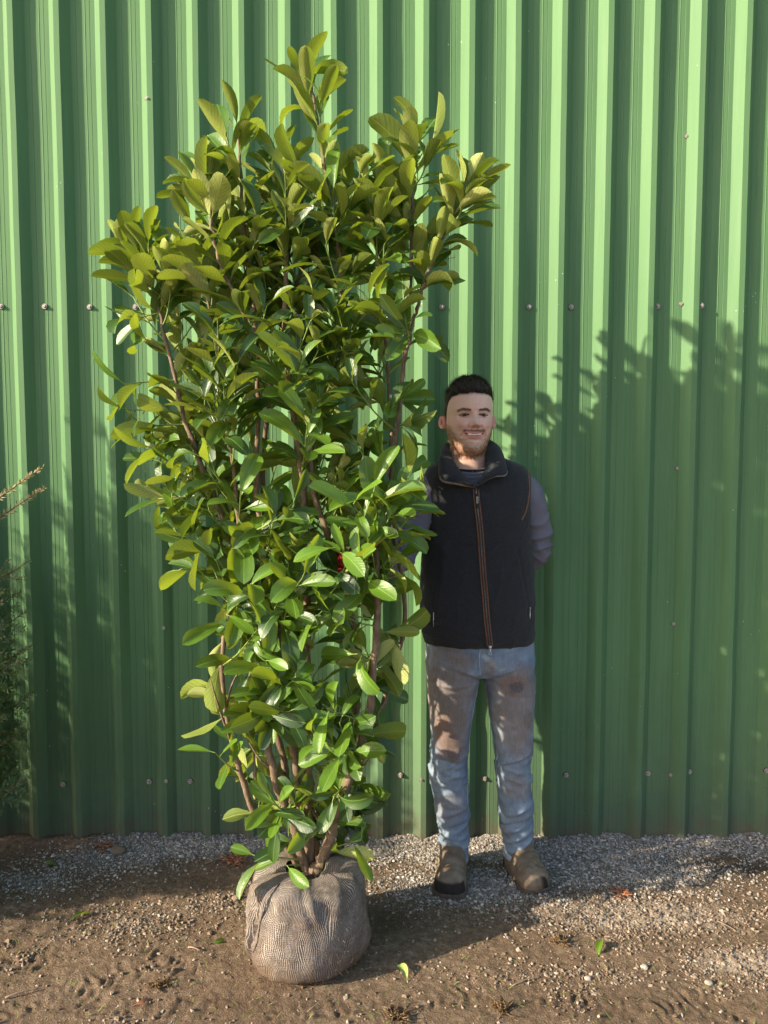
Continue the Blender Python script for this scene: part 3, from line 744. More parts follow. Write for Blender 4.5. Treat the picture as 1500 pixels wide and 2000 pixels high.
for px, py, kd in tips:
    d = rnd.uniform(-.10, .08) if py > 400 else rnd.uniform(-.07, .05)
    lone = kd == 'lone'; kd = 'top' if lone else kd
    px += (0 if kd == 'top' and px > 320 else 22 if kd == 'top' else (30 if py < 900 else 26 if py < 1120 else 56) if px < 550 else (-34 if py < 900 else -52))
    T = at(px, py + (15 if lone else 50 if kd == 'top' else 0), SY + d)
    shoot(T, kd, young=.42 if kd == 'top' else rnd.choice([.1, .25, .6]), Ls=1.1 if kd == 'top' else 1.0, leaves=4 if lone else 7 if kd == 'top' else 6)
# filling shoots inside the outline
EL = [(280, 500), (330, 430), (420, 395), (500, 300), (600, 295), (700, 300), (800, 290), (900, 335), (1000, 360), (1100, 385), (1200, 455), (1300, 460), (1400, 460), (1500, 480), (1600, 530), (1660, 570)]
ER = [(280, 740), (350, 790), (420, 800), (500, 790), (600, 765), (700, 765), (800, 765), (900, 760), (1000, 760), (1100, 750), (1200, 725), (1300, 720), (1400, 710), (1500, 695), (1600, 690), (1660, 660)]
def ev(T, y): return float(np.interp(y, [t[0] for t in T], [t[1] for t in T]))
cnt = 0
while cnt < 210:
    y = rnd.uniform(340, 1600)
    if y > 1150 and rnd.random() < .25: continue
    if y > 1480 and rnd.random() < .5: continue
    l, r_ = ev(EL, y), ev(ER, y); x = rnd.uniform(l + 25, r_ - 20)
    c = (l + r_) / 2; e = abs(x - c) / ((r_ - l) / 2)
    dd = math.sqrt(max(0.05, 1 - e * e)) * .21
    d = rnd.uniform(-dd, dd * .9)
    if y > 700 and rnd.random() < .25: d = -dd
    if cnt > 165 and y < 1050: d = abs(d) * .9 + .02
    kd = 'top' if y < 420 else 'mid' if y < 1000 or rnd.random() < .45 else 'side'
    yg = rnd.choice([0, 0, 0.05, .1, .3, .6]) if y < 900 else rnd.choice([0, 0, .1, .15, .55, .8])
    shoot(at(x, y, SY + d), kd, young=yg); cnt += 1
# a few bright young shoots in front
for px, py, d in ((690, 985, -.24), (700, 1100, -.25), (730, 960, -.2), (590, 1130, -.26), (520, 1290, -.2), (570, 1330, -.2), (470, 960, -.2), (440, 1190, -.2), (600, 830, -.2), (530, 1560, -.16), (610, 1430, -.2), (800, 1010, -.1), (765, 1000, -.16), (655, 1070, -.27), (490, 1140, -.24), (420, 1470, -.12)):
    shoot(at(px, py, SY + d), 'mid', young=.75, Ls=1.05, leaves=6, reach=(.08, .26))
for i in range(46):
    y = rnd.uniform(1190, 1640); l, r_ = ev(EL, y), ev(ER, y); x = rnd.uniform(l - 5, r_ + 10)
    shoot(at(x, y, SY + rnd.uniform(-.16, .12)), rnd.choice(['mid', 'side']), young=rnd.choice([0, .1, .5]), Ls=.85, reach=(.04, .2))
for i in range(62):
    y = rnd.uniform(430, 1180); l, r_ = ev(EL, y), ev(ER, y); x = rnd.uniform(l + 50, r_ - 40)
    shoot(at(x, y, SY + rnd.uniform(.03, .20)), 'mid', young=0.0)
for px, py, d in ((812, 985, -.05), (800, 930, -.02), (790, 1045, -.04), (770, 1100, -.08), (778, 955, -.14)):
    shoot(at(px, py, SY + d), 'mid', young=rnd.choice([.1, .4, .7]), leaves=6, reach=(.06, .24))
for px, py, d in ((330, 960, -.05), (345, 1040, -.08), (380, 1100, -.05), (310, 900, -.02)):
    shoot(at(px, py, SY + d), 'mid', young=.3, leaves=6, reach=(.06, .24))
# low sprigs over the root ball
for a_, b_ in (((592, 1680, -.03), (500, 1672, -.12)), ((640, 1660, -.03), (705, 1640, -.08)), ((592, 1690, -.03), (560, 1690, -.14))):
    shoot(at(b_[0], b_[1], SY + b_[2]), 'side', start=at(a_[0], a_[1], SY + a_[2]), young=.5, leaves=4 if b_[0] != 560 else 1, Ls=.8)
# bare dead twigs low in the shrub
dead = MB()
for (x0, y0, x1, y1) in ((452, 1450, 412, 1330), (440, 1400, 480, 1290), (500, 1560, 465, 1360), (690, 1480, 660, 1330), (560, 1520, 480, 1440), (660, 1560, 760, 1420), (610, 1480, 560, 1330), (720, 1420, 770, 1330), (640, 1630, 590, 1540), (620, 1620, 575, 1560)):
    a = at(x0, y0, SY - .05); b = at(x1, y1, SY - .05 + rnd.uniform(-.1, .1)); mdl = a.lerp(b, .5) + Vector((rnd.gauss(0, .015), 0, rnd.gauss(0, .01)))
    dead.tube([Vector(q) for q in curve_pts([a, mdl, b], 8)], [.0042, .004, .0038, .0035, .003, .0026, .0022, .0016], 6)
dead.build('dead_twigs', M['bark'], laurel)
me, nl = leaf_mesh('foliage', lv, tw)
me.materials.append(M['leaf']); me.materials.append(M['shoot'])
mi = np.zeros(len(me.polygons), dtype=np.int32); nlf = len(lv.L) * (NT - 1) * (NV - 1); mi[nlf:] = 1; me.polygons.foreach_set('material_index', mi)
link('foliage', me, None, laurel)
print('laurel leaves', len(lv.L))

# root ball
bc = Vector((at(603, 1830, SY).x, SY - .035, 0))
def rb_r(z): return float(np.interp(z, [0, .012, .04, .09, .15, .205, .245, .262, .270, .262, .255], [.148, .168, .184, .190, .182, .168, .160, .150, .12, .10, .06]))
nS, rows = 220, []
Zs = [0, .006, .012, .025, .04, .055, .07, .09, .11, .13, .15, .17, .19, .205, .22, .232, .243, .251, .257, .262, .266, .268]
Rs = [.135, .155, .166, .178, .184, .188, .191, .192, .190, .186, .182, .178, .172, .168, .164, .161, .156, .147, .133, .114, .090, .062]
V = []; UVs = []
for i, (z, r) in enumerate(zip(Zs, Rs)):
    for k in range(nS):
        th = 2 * math.pi * k / nS
        V.append((math.cos(th) * r, math.sin(th) * r, z)); UVs.append((k / nS, i / len(Zs)))
V = np.array(V); th = np.arctan2(V[:, 1], V[:, 0]); topf = ss(.12, .25, V[:, 2])
pl = topf * (0.010 * np.abs(np.sin(th * 5 + 2.2 * perlin(np.stack([th * 1.5, V[:, 2] * 6, V[:, 2] * 0], -1)))) + 0.007 * np.sin(th * 13 + 1.3))
big = 0.018 * fbm(V * 6 + 2, 3) + .006 * fbm(V * 22, 3)
# a deep gathered fold left of front, and a tuck at the right of front
def fold(th0, w, amp, slope=0): return amp * np.exp(-(((th - th0 - slope * (V[:, 2] - .15)) / w) ** 2))
rr = 1 + (pl + big) / .18 + fold(R(-148), .06, .07) - fold(R(-140), .035, .09, 1.2) - fold(R(-75), .05, .05 * topf, -2.5) + fold(R(-66), .06, .045 * topf, -2.5)
V[:, 0] *= rr * 1.0; V[:, 1] *= rr
V[:, 2] += topf * .020 * np.exp(-(((th - R(200 - 360)) / .5) ** 2)) - topf * .012 * np.exp(-(((th - R(-75)) / .5) ** 2)); V[:, 2] += topf * 0.012 * np.sin(th * 3 + 1) + topf * .010 * fbm(V * 14, 3) + 0.018 * topf * np.cos(th - R(-20)) + .02 * np.exp(-(((th - R(165)) / .3) ** 2)) * topf
n = len(Zs); I = np.arange(n * nS).reshape(n, nS)
Fq = np.stack([I[:-1].ravel(), np.roll(I[:-1], -1, 1).ravel(), np.roll(I[1:], -1, 1).ravel(), I[1:].ravel()], -1)
V += np.array(bc)
me = mesh_of('root_ball', V, Fq); uvl = me.uv_layers.new(name='UVMap')
li = np.empty(len(me.loops), dtype=np.int32); me.loops.foreach_get('vertex_index', li); UU = np.array(UVs)[li]
UU = UU.reshape(-1, 4, 2); wrapm = (UU[:, :, 0].max(1) - UU[:, :, 0].min(1)) > .5
UU[wrapm, :, 0] = np.where(UU[wrapm][:, :, 0] < .5, UU[wrapm][:, :, 0] + 1, UU[wrapm][:, :, 0])
uvl.data.foreach_set('uv', UU.reshape(-1, 2).astype(np.float32).ravel())
ball = link('root_ball', me, M['hessian'], laurel)
bb = bvh_of(me)
ball_off = Vector(laurel.location)
rbv = BVHTree.FromPolygons([v.co + ball_off for v in me.vertices], [tuple(p.vertices) for p in me.polygons])
mb = MB(); pts = []
for x, y in ((546, 1726), (528, 1752), (512, 1790), (507, 1815), (503, 1840), (495, 1860), (487, 1880)):
    p, nn = pick(rbv, x, y, .0012)
    if p: pts.append(p)
if len(pts) > 3: mb.tube([Vector(q) for q in curve_pts(pts, 30)], [.0016 + .0006 * math.sin(i * 1.3) for i in range(30)], 6); mb.build('seam_thread', M['string'], ball)
# loose fibres standing off the cloth
mb = MB()
for i in range(420):
    th = rnd.uniform(-math.pi, math.pi); z = rnd.uniform(.01, .27)
    r = rb_r(z) * 1.01; p = bc + Vector((math.cos(th) * r, math.sin(th) * r, z)); o_ = Vector((math.cos(th), math.sin(th), rnd.uniform(-.5, .8)))
    q = p + o_ * rnd.uniform(.004, .014); s_ = q + Vector((rnd.gauss(0, .005), rnd.gauss(0, .005), rnd.gauss(0, .006)))
    mb.tube([p - o_ * .004, q, s_], [.0004, .0004, .0002], 3)
tag(mb.build('loose_fibres', M['hessian'], ball), kind='stuff')
mb = MB(); rg = []
for r, z in ((.10, .222), (.09, .238), (.06, .246), (.03, .248)):
    rg.append([(bc.x + r * math.cos(a) * 1.0, bc.y + r * math.sin(a), z + .006 * math.sin(a * 5 + r * 40)) for a in np.linspace(0, 2 * math.pi, 40, endpoint=False)])
mb.loft(rg); mb.build('soil', M['soil_dark'], ball)
mb = MB()   # root crown and stub where stems meet
mb.sphere(at(618, 1700, SY - .03), (.024, .022, .026), 16, 10); mb.build('root_crown', M['bark'], laurel)
# ------------------------------------------------------------------ the man
PY = 2.70
person = thing('person', 'smiling man with ginger beard in dark fleece gilet and muddy jeans beside the laurel', 'person', (at(935, 1300, PY).x, PY, 0))
def sring(cx, cy, z, a, f, b, n=48, e=2.3):
    """horizontal ring: half width a, front depth f, back depth b, roundness e"""
    out = []
    for k in range(n):
        th = 2 * math.pi * k / n; c, s = math.cos(th), math.sin(th)
        x = a * math.copysign(abs(c) ** (2 / e), c); y = (b if s > 0 else f) * math.copysign(abs(s) ** (2 / e), s)
        out.append(Vector((cx + x, cy + y, z)))
    return out
def ring_px(py, xl, xr, Y, f, b, e=2.3, n=48, dz=0):
    a = at(xl, py, Y); c = at(xr, py, Y)
    return sring((a.x + c.x) / 2, Y, a.z + dz, (c.x - a.x) / 2, f, b, n, e)

# ---- jeans
jb = MB()
jb.loft([ring_px(1200, 838, 1035, PY, .10, .10), ring_px(1235, 834, 1040, PY, .108, .11), ring_px(1270, 831, 1043, PY, .112, .115), ring_px(1300, 832, 1045, PY, .108, .115), ring_px(1316, 872, 1006, PY, .06, .08)])
jb.loft([ring_px(y, l, r_, PY + dy, f, b) for y, l, r_, dy, f, b in (
    (1255, 836, 932, .0, .085, .10), (1290, 832, 938, 0, .105, .11), (1330, 834, 935, 0, .10, .105), (1380, 838, 926, -.005, .095, .09), (1430, 841, 917, -.01, .088, .08), (1465, 841, 914, -.012, .086, .075),
    (1490, 839, 912, -.01, .078, .07), (1510, 838, 913, -.006, .074, .072), (1545, 844, 914, 0, .07, .075), (1590, 852, 916, .004, .064, .068), (1630, 857, 917, .004, .062, .062), (1650, 859, 915, .004, .062, .06), (1672, 861, 912, .004, .060, .058))])
jb.loft([ring_px(y, l, r_, PY + dy, f, b) for y, l, r_, dy, f, b in (
    (1255, 942, 1038, .0, .085, .10), (1290, 942, 1044, 0, .105, .11), (1330, 946, 1045, 0, .10, .105), (1380, 953, 1043, -.005, .095, .09), (1430, 961, 1040, -.01, .088, .08), (1465, 966, 1037, -.012, .086, .075),
    (1490, 968, 1034, -.01, .078, .07), (1510, 969, 1035, -.006, .074, .072), (1545, 971, 1039, 0, .07, .075), (1590, 974, 1042, .004, .066, .068), (1630, 980, 1041, .006, .062, .062), (1645, 983, 1041, .006, .062, .06), (1665, 985, 1041, .006, .060, .058))])
me = fuse(jb, .0055, 9)
V = co(me); Nn = no(me)
def crease(V, p, d, w, amp, ln=.06):
    """one fold line through p along d, width w"""
    d = np.array(d, float); d /= np.linalg.norm(d); q = V - np.array(p); t = q @ d; perp = np.linalg.norm(q - t[:, None] * d, axis=1)
    return amp * np.exp(-(perp / w) ** 2) * np.exp(-(t / ln) ** 2)
disp = 0.0035 * fbm(V * np.array([7, 7, 4]), 3) + .0016 * fbm(V * 22, 3)
zf = lambda py: at(900, py, PY).z
def band(py, s): return np.exp(-((V[:, 2] - zf(py)) / s) ** 2)
# stacked folds at knees and ankles
ang = perlin(V * np.array([6, 6, 2]) + 4)
disp += band(1500, .05) * .0035 * (.4 + 1.2 * np.abs(ang)) * (1 - np.abs(np.sin(V[:, 2] * 95 + ang * 3 + V[:, 0] * 22))) * 1.6
disp += band(1635, .06) * .0060 * (.5 + 1.2 * np.abs(ang)) * (1 - np.abs(np.sin(V[:, 2] * 72 + ang * 3.0 - V[:, 0] * 26))) * 1.5 - band(1635, .06) * .004
disp += band(1580, .05) * .0035 * np.sin(V[:, 2] * 60 + ang * 4 + V[:, 0] * 30)
front = V[:, 1] < PY
for (x0, y0, x1, y1, wd, amp) in ((938, 1318, 880, 1300, .008, .006), (942, 1322, 1000, 1305, .008, .006), (938, 1335, 870, 1340, .009, .004), (945, 1340, 1010, 1350, .009, .004), (870, 1500, 912, 1475, .007, .006), (845, 1482, 905, 1492, .006, -.006), (1035, 1470, 985, 1490, .007, .006), (975, 1500, 1030, 1478, .006, -.005), (850, 1530, 905, 1510, .007, .004),
                                 (865, 1600, 910, 1585, .008, .007), (870, 1630, 912, 1615, .007, -.006), (990, 1600, 1035, 1580, .008, .007), (985, 1625, 1035, 1612, .007, -.006), (862, 1640, 912, 1648, .006, .005), (930, 1270, 860, 1262, .007, .003), (960, 1275, 1030, 1262, .007, .003)):
    a = at(x0, y0, PY - .08); b = at(x1, y1, PY - .08); c = (a + b) / 2; d = b - a
    q = V[:, [0, 2]] - np.array([c.x, c.z]); dd = np.array([d.x, d.z]); L_ = np.linalg.norm(dd); dd /= L_; t = q @ dd; pp = np.abs(q[:, 0] * dd[1] - q[:, 1] * dd[0])
    disp += np.where(front, 1.5 * amp * np.exp(-(pp / wd) ** 2) * np.exp(-(t / (L_ * .6)) ** 2), 0)
def ridges(V, a, b, c, sc, seed, pw=5):
    q = np.stack([V[:, 0] * math.cos(a) + V[:, 2] * math.sin(a), V[:, 1], -V[:, 0] * math.sin(a) + V[:, 2] * math.cos(a)], -1)
    return (1 - np.abs(perlin(q * np.array([b, b, c]) * sc + seed + .6 * perlin(V * 9 + seed)[:, None]))) ** pw
wk = .25 + band(1495, .09) + 1.2 * band(1630, .10) + .7 * band(1320, .06)
disp += .0042 * wk * (ridges(V, .5, 5, 17, 1, 3.3) - .3) + .0042 * wk * (ridges(V, -.55, 5, 17, 1, 8.1) - .3) + .0016 * (ridges(V, .25, 9, 30, 1, 5.7) - .3)
V2 = V + Nn * disp[:, None]; setco(me, V2)
nz = fbm(V * 6, 4); nz2 = fbm(V * 28 + 3, 4)
base = np.array([.070, .115, .20]); pale = np.array([.30, .36, .43]); brown = np.array([.15, .095, .062]); rust = np.array([.21, .085, .038]); dark = np.array([.05, .028, .02])
f_ = np.clip(.45 + .9 * nz + .5 * nz2, 0, 1)[:, None] * .75; colr = base * (1 - f_) + pale * f_
def blob(px, py, rx, ry, sharp=1.0, amp=1.0, warp=.5):
    c = at(px, py, PY - .08); q = ((V[:, 0] - c.x) / rx) ** 2 + ((V[:, 2] - c.z) / ry) ** 2
    return np.where(front, amp * ss(1 + sharp * .5, 1 - sharp * .5, q + warp * nz * 2 + warp * nz2), 0)
def over(c, m_): 
    global colr
    colr = colr * (1 - m_[:, None]) + c * m_[:, None]
over(brown * 1.25, blob(870, 1350, .10, .16, 1.4, .78)); over(brown, blob(885, 1420, .06, .12, 1.2, .8))
over(brown * 1.2, blob(1005, 1390, .09, .16, 1.3, .78)); over(rust * .85, blob(868, 1440, .035, .07, 1.2, .7)); over(rust * .5, blob(885, 1460, .022, .055, .8, .8))
over(rust * .8, blob(1000, 1335, .04, .035, .9, .7)); over(dark, blob(1006, 1340, .022, .018, .5, .9, .9)); over(brown * .8, blob(1030, 1400, .02, .04, .8, .7)); over(brown * 1.1, blob(952, 1300, .025, .03, .8, .6))
over(brown * 1.3, blob(880, 1580, .05, .05, 1.2, .35)); over(brown * 1.3, blob(1010, 1540, .05, .05, 1.2, .4)); over(brown, blob(985, 1640, .03, .03, 1, .4))
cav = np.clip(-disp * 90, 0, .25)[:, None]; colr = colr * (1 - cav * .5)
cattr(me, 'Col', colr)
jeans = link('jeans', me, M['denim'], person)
joff = Vector(person.location)
jbv = BVHTree.FromPolygons([v.co + joff for v in me.vertices], [tuple(p.vertices) for p in me.polygons])
M['stitch'] = simple('denim_seam', (0.30, 0.33, 0.36), .9)
def line_on(bvh, pts, rad, name, mat, parent, n=40, off=.0008, seg=6):
    P = [Vector(q) for q in [pick(bvh, x, y, off)[0] for x, y in [tuple(c) for c in curve_pts(pts, n)]] if q is not None]
    if len(P) < 3: return None
    P = [P[0]] + [(P[i - 1] + P[i] * 2 + P[i + 1]) / 4 for i in range(1, len(P) - 1)] + [P[-1]]
    mb = MB(); mb.tube(P, rad, seg); return mb.build(name, mat, parent)
line_on(jbv, [(938, 1268), (936, 1290), (938, 1318)], .0022, 'fly_seam', M['stitch'], jeans)
line_on(jbv, [(935, 1330), (922, 1400), (915, 1460), (912, 1520), (914, 1590)], .0012, 'inner_seam', M['stitch'], jeans)
line_on(jbv, [(948, 1335), (957, 1400), (966, 1460), (971, 1520), (976, 1590)], .0012, 'inner_seam', M['stitch'], jeans)
for y, l, r_, dy in ((1666, 860, 913, .004), (1659, 984, 1042, .006)):
    mb = MB(); A = ring_px(y, l - 1.5, r_ + 1.5, PY + dy, .0680, .0650); B_ = ring_px(y + 9, l - 1.5, r_ + 1.5, PY + dy, .0680, .0650); A2 = ring_px(y - 2, l + 3, r_ - 3, PY + dy, .056, .056); B2 = ring_px(y + 9, l + 3, r_ - 3, PY + dy, .056, .056)
    mb.loft([A2, A, B_, B2], cap=False); mb.build('cuff', M['stitch'], jeans)

# ---- boots
def boot(toe_px, ank, rot, toe_y=2.525, wear=0):
    ankle = Vector((at(ank[0], ank[1], PY).x, PY + .008, 0)); toe = Vector((gp(toe_px[0], toe_px[1]).x, toe_y, 0))
    d = (toe - ankle); d.z = 0; d.normalize(); s = Vector((d.y, -d.x, 0)) * -1; L = (toe - ankle).length
    mb = MB(); secs = []
    for t, wd, h in ((-.30, .020, .04), (-.285, .033, .065), (-.20, .038, .085), (0, .050, .115), (.22, .051, .118), (.42, .051, .098), (.63, .055, .077), (.80, .0565, .067), (.91, .048, .054), (.97, .034, .042), (1.0, .018, .026)):
        c = ankle + d * (L * t); ring = []
        for k in range(28):
            th = 2 * math.pi * k / 28; x = math.cos(th); z = math.sin(th)
            zz = (h * (abs(z) ** .8)) if z > 0 else -.004 * abs(z) ** .3
            xx = wd * math.copysign(abs(x) ** .6, x)
            ring.append(c + s * xx + Vector((0, 0, .012 + zz)))
        secs.append(ring)
    mb.loft(secs)
    mb.loft([sring(ankle.x, ankle.y, z, a, f, b, 28, 2) for z, a, f, b in ((.03, .042, .06, .055), (.09, .050, .058, .056), (.14, .050, .054, .052), (.20, .048, .05, .05))])
    me = fuse(mb, .004, 5); V = co(me); Nn = no(me)
    tloc = (V[:, :2] - np.array([ankle.x, ankle.y])) @ np.array([d.x, d.y]) / L
    disp = .0026 * fbm(V * 25, 3) + .0022 * (1 - np.abs(perlin(V * 38))) ** 6 + .0028 * np.exp(-((tloc - .52) / .16) ** 2) * np.sin(tloc * 52 + 6 * perlin(V * 14)) * .5 - .0025 * np.exp(-((tloc - .72) / .012) ** 2) * 0
    setco(me, V + Nn * disp[:, None])
    nz = fbm(V * 22, 4); base = np.array([.15, .105, .070]); pal = np.array([.28, .22, .165]); f_ = np.clip(.35 + nz, 0, 1)[:, None]
    c_ = base * (1 - f_) + pal * f_
    mud = ss(.045, .015, V[:, 2] + .02 * nz)[:, None]; c_ = c_ * (1 - mud * .7) + np.array([.13, .09, .06]) * mud * .7
    if wear:
        lat = (V[:, :2] - np.array([toe.x, toe.y])) @ np.array([s.x, s.y])
        wm = ss(.80, .84, tloc + .05 * nz - .0) * (1 if wear == 1 else ss(.0, .02, lat * (-1 if wear == 2 else 1) + .01 * nz)); 
        if wear == 1: wm = wm * ss(.058, .050, V[:, 2] + .006 * nz - .002)
        else: wm = wm * ss(.93, .97, tloc + .04 * nz)
        c_ = c_ * (1 - wm[:, None]) + np.array([.018, .014, .014]) * wm[:, None]
    cattr(me, 'Col', c_)
    b = link('boot', me, M['boot'], person)
    mb = MB(); rings = []
    for z, g in ((-.012, .001), (.004, .004), (.016, .0045), (.020, .001)):
        ring = []
        prof = [(-.30, .022), (-.27, .036), (-.15, .041), (.1, .039), (.35, .043), (.6, .053), (.8, .0565), (.92, .050), (.985, .034), (1.01, .012)]
        for t, wd in prof: ring.append(ankle + d * (L * t) + s * (wd + g) + Vector((0, 0, z)))
        for t, wd in prof[::-1]: ring.append(ankle + d * (L * t) - s * (wd + g) + Vector((0, 0, z)))
        rings.append([Vector(q) for q in curve_pts(ring + [ring[0]], 61)[:-1]])
    mb.loft(rings); mb.build('sole', M['sole'], b)
    # elastic side panels
    return b
boot((876, 1757), (886, 1660), 0, 2.515, 1)
boot((1052, 1745), (1013, 1655), 0, 2.545, 3)

# ---- sweatshirt with both sleeves
def tube_path(P, rad, n=26, seg=28, ell=1.0):
    C = curve_pts([list(p) + [r] for p, r in zip(P, rad)], n); mb.tube([Vector(c[:3]) for c in C], [c[3] for c in C], seg, ell=ell)
mb = MB()
mb.loft([ring_px(1180, 845, 1025, PY, .09, .09), ring_px(1050, 850, 1018, PY, .09, .09), ring_px(960, 850, 1015, PY, .10, .09), ring_px(935, 862, 1000, PY, .09, .08), ring_px(920, 872, 975, PY - .005, .062, .06), ring_px(913, 876, 962, PY - .01, .052, .055)])
LA = [at(995, 945, PY), at(1025, 962, PY + .01), at(1040, 1010, PY + .03), at(1047, 1055, PY + .05), at(1043, 1083, PY + .075), at(1010, 1105, PY + .115), at(960, 1110, PY + .13), at(925, 1112, PY + .13)]
tube_path(LA, [.050, .062, .060, .054, .052, .042, .034, .032])
RA = [at(868, 945, PY), at(838, 958, PY - .01), at(812, 1020, PY - .05), at(788, 1075, PY - .10), at(760, 1100, PY - .16), at(722, 1100, PY - .24), at(690, 1092, PY - .31)]
tube_path(RA, [.050, .060, .056, .052, .050, .042, .036])
me = fuse(mb, .005, 4); V = co(me); Nn = no(me)
disp = .0025 * fbm(V * 10, 3)
def armfold(P, i0, i1, freq, amp, ph):
    """folds across an arm between path points"""
    a = np.array(P[i0]); b = np.array(P[i1]); d = b - a; L_ = np.linalg.norm(d); d /= L_
    q = V - a; t = q @ d; pp = np.linalg.norm(q - t[:, None] * d, axis=1)
    mk = np.exp(-((t - L_ / 2) / (L_ * .6)) ** 2) * ss(.11, .07, pp)
    k = perlin(V * 9 + ph)
    return mk * amp * ((1 - np.abs(np.sin(t * freq + k * 3.5 + ph))) ** 1.5 * 2 - .6)
disp += armfold(LA, 2, 4, 55, .0055, .3) + armfold(LA, 4, 6, 60, .0065, 1.3) + armfold(LA, 1, 2, 30, .003, 2)
disp += armfold(RA, 2, 4, 50, .006, .9) + armfold(RA, 4, 6, 60, .006, 2.3)
setco(me, V + Nn * disp[:, None])
sweat = link('sweatshirt', me, M['sweat'], person)
def neck_ring(name, mat, par, zt, r, k=1.0, y0=0):
    mb = MB(); P = []
    for i in range(49):
        a = 2 * math.pi * i / 48; x = math.sin(a); y = -math.cos(a)
        px = 918 + 40 * x * k
        P.append(Vector((at(918, 900, PY).x + .071 * k * x, PY - .012 + .066 * k * y + y0, zt - .020 * max(0, -y) + .012 * max(0, y))))
    mb.tube(P, r, 8, cap=False); return mb.build(name, mat, par)
zn = at(918, 918, PY - .08).z
neck_ring('neckband', M['sweat'], sweat, zn + .006, .0075, 1.02)
neck_ring('neckband', M['sweat'], sweat, zn - .006, .008, 1.10)
neck_ring('undershirt', M['tee'], sweat, zn + .016, .0055, .97)

# ---- gilet
mb = MB()
G = [(1252, 829, 1041, .115, .115), (1240, 825, 1043, .128, .122), (1215, 822, 1043, .134, .125), (1180, 820, 1042, .136, .128), (1130, 821, 1041, .134, .13), (1070, 825, 1038, .135, .13), (1010, 829, 1034, .138, .13), (975, 829, 1035, .136, .128), (945, 827, 1036, .128, .12), (925, 828, 1034, .115, .108), (912, 836, 1024, .10, .095), (902, 850, 1005, .086, .085), (893, 866, 982, .07, .075), (886, 874, 966, .05, .065)]
rg = [ring_px(y, l, r_, PY, f, b, 2.5, 64) for y, l, r_, f, b in G]
mb.loft(rg)
me = fuse(mb, .005, 5); V = co(me); Nn = no(me)
front = V[:, 1] < PY
disp = .0040 * fbm(V * np.array([7, 7, 3.5]), 3) + .0014 * fbm(V * 20, 2) + .0035 * (ridges(V, 1.1, 3, 9, 1, 2.2, 4) - .4) + .004 * ss(zf(1080), zf(1250), V[:, 2]) * (ridges(V, .15, 3, 12, 1, 6.2, 4) - .4)
def fline(pts, wd, amp):
    global disp
    P = [at(x, y, PY - .13) for x, y in pts]
    best = np.full(len(V), 9.0)
    for a, b in zip(P[:-1], P[1:]):
        A = np.array([a.x, a.z]); B_ = np.array([b.x, b.z]); q = V[:, [0, 2]] - A; d = B_ - A; t = np.clip((q @ d) / (d @ d), 0, 1); best = np.minimum(best, np.linalg.norm(q - t[:, None] * d, axis=1))
    disp += np.where(front, amp * np.exp(-(best / wd) ** 2), 0)
fline([(828, 1066), (870, 1068), (940, 1064), (990, 1060), (1036, 1052)], .004, -.003)
fline([(860, 1070), (858, 1120), (850, 1180), (846, 1225)], .004, -.003); fline([(1012, 1070), (1024, 1130), (1036, 1185), (1036, 1210)], .004, -.003)
fline([(870, 1075), (862, 1140), (856, 1200)], .014, .005); fline([(1030, 1060), (1010, 1100)], .012, .004)
fline([(845, 1215), (900, 1235), (950, 1240)], .014, .004); fline([(830, 1245), (955, 1262), (1040, 1232)], .006, .003)
fline([(833, 1040), (870, 1075)], .012, .005); fline([(1035, 1090), (1000, 1130)], .014, .004); fline([(960, 960), (940, 1010)], .02, .003)
# hem dips at the front
dip = ss(zf(1200), zf(1250), V[:, 2]) * np.where(front, 1, .3)
V2 = V + Nn * disp[:, None]; V2[:, 2] -= 0
setco(me, V2)
import bmesh as _b
bmx = _b.new(); bmx.from_mesh(me); dele = []
def to_px(v):
    dx, dy, dz = v[0], v[1], v[2] - CAMH; zc = dy * cp - dz * sp; yc = dy * sp + dz * cp; return 750 + F * dx / zc, 1000 - F * yc / zc
for v in bmx.verts:
    x, y = to_px(v.co)
    if v.co.y > PY + .075: continue
    lx = np.interp(y, [870, 897, 912, 930, 948], [872, 884, 896, 911, 929]); rx = np.interp(y, [870, 897, 912, 930, 948], [962, 954, 949, 941, 929])
    if y < 947 and lx < x < rx: dele.append(v)
_b.ops.delete(bmx, geom=dele, context='VERTS'); bmx.to_mesh(me); bmx.free(); me.update(); V2 = co(me)
gil = link('gilet', me, M['fleece'], person)
gbv = BVHTree.FromPolygons([Vector(v) for v in V2], [tuple(p.vertices) for p in me.polygons])
def strip_on(bvh, pts, width, name, mat, parent, n=80, off=.0015, thick=.003, dx=0.0):
    """flat band following a surface, dx shifts it sideways (m)"""
    C = curve_pts(pts, n); P = []
    for c in C:
        q, nn = pick(bvh, c[0], c[1], off)
        if q is not None: P.append((q, nn))
    if len(P) < 4: return None, []
    Q = [p for p, _ in P]
    for _ in range(3): Q = [Q[0]] + [(Q[i - 1] + Q[i] * 2 + Q[i + 1]) / 4 for i in range(1, len(Q) - 1)] + [Q[-1]]
    rings = []; cen = []
    for i, q in enumerate(Q):
        t = unit(Q[min(i + 1, len(Q) - 1)] - Q[max(i - 1, 0)]); nn = P[i][1]; s = unit(t.cross(nn)); nn = unit(s.cross(t)); 
        if s.x < 0: s = -s
        c = q + s * dx; cen.append((c, t, nn, s)); w2 = width / 2
        rings.append([c - s * w2 - nn * thick, c - s * w2 + nn * thick * .5, c - s * w2 * .5 + nn * thick, c + s * w2 * .5 + nn * thick, c + s * w2 + nn * thick * .5, c + s * w2 - nn * thick])
    mb = MB(); mb.loft(rings); return mb.build(name, mat, parent), cen
ZP = [(929, 947), (932, 985), (938, 1040), (942, 1100), (947, 1160), (951, 1210), (957, 1262)]
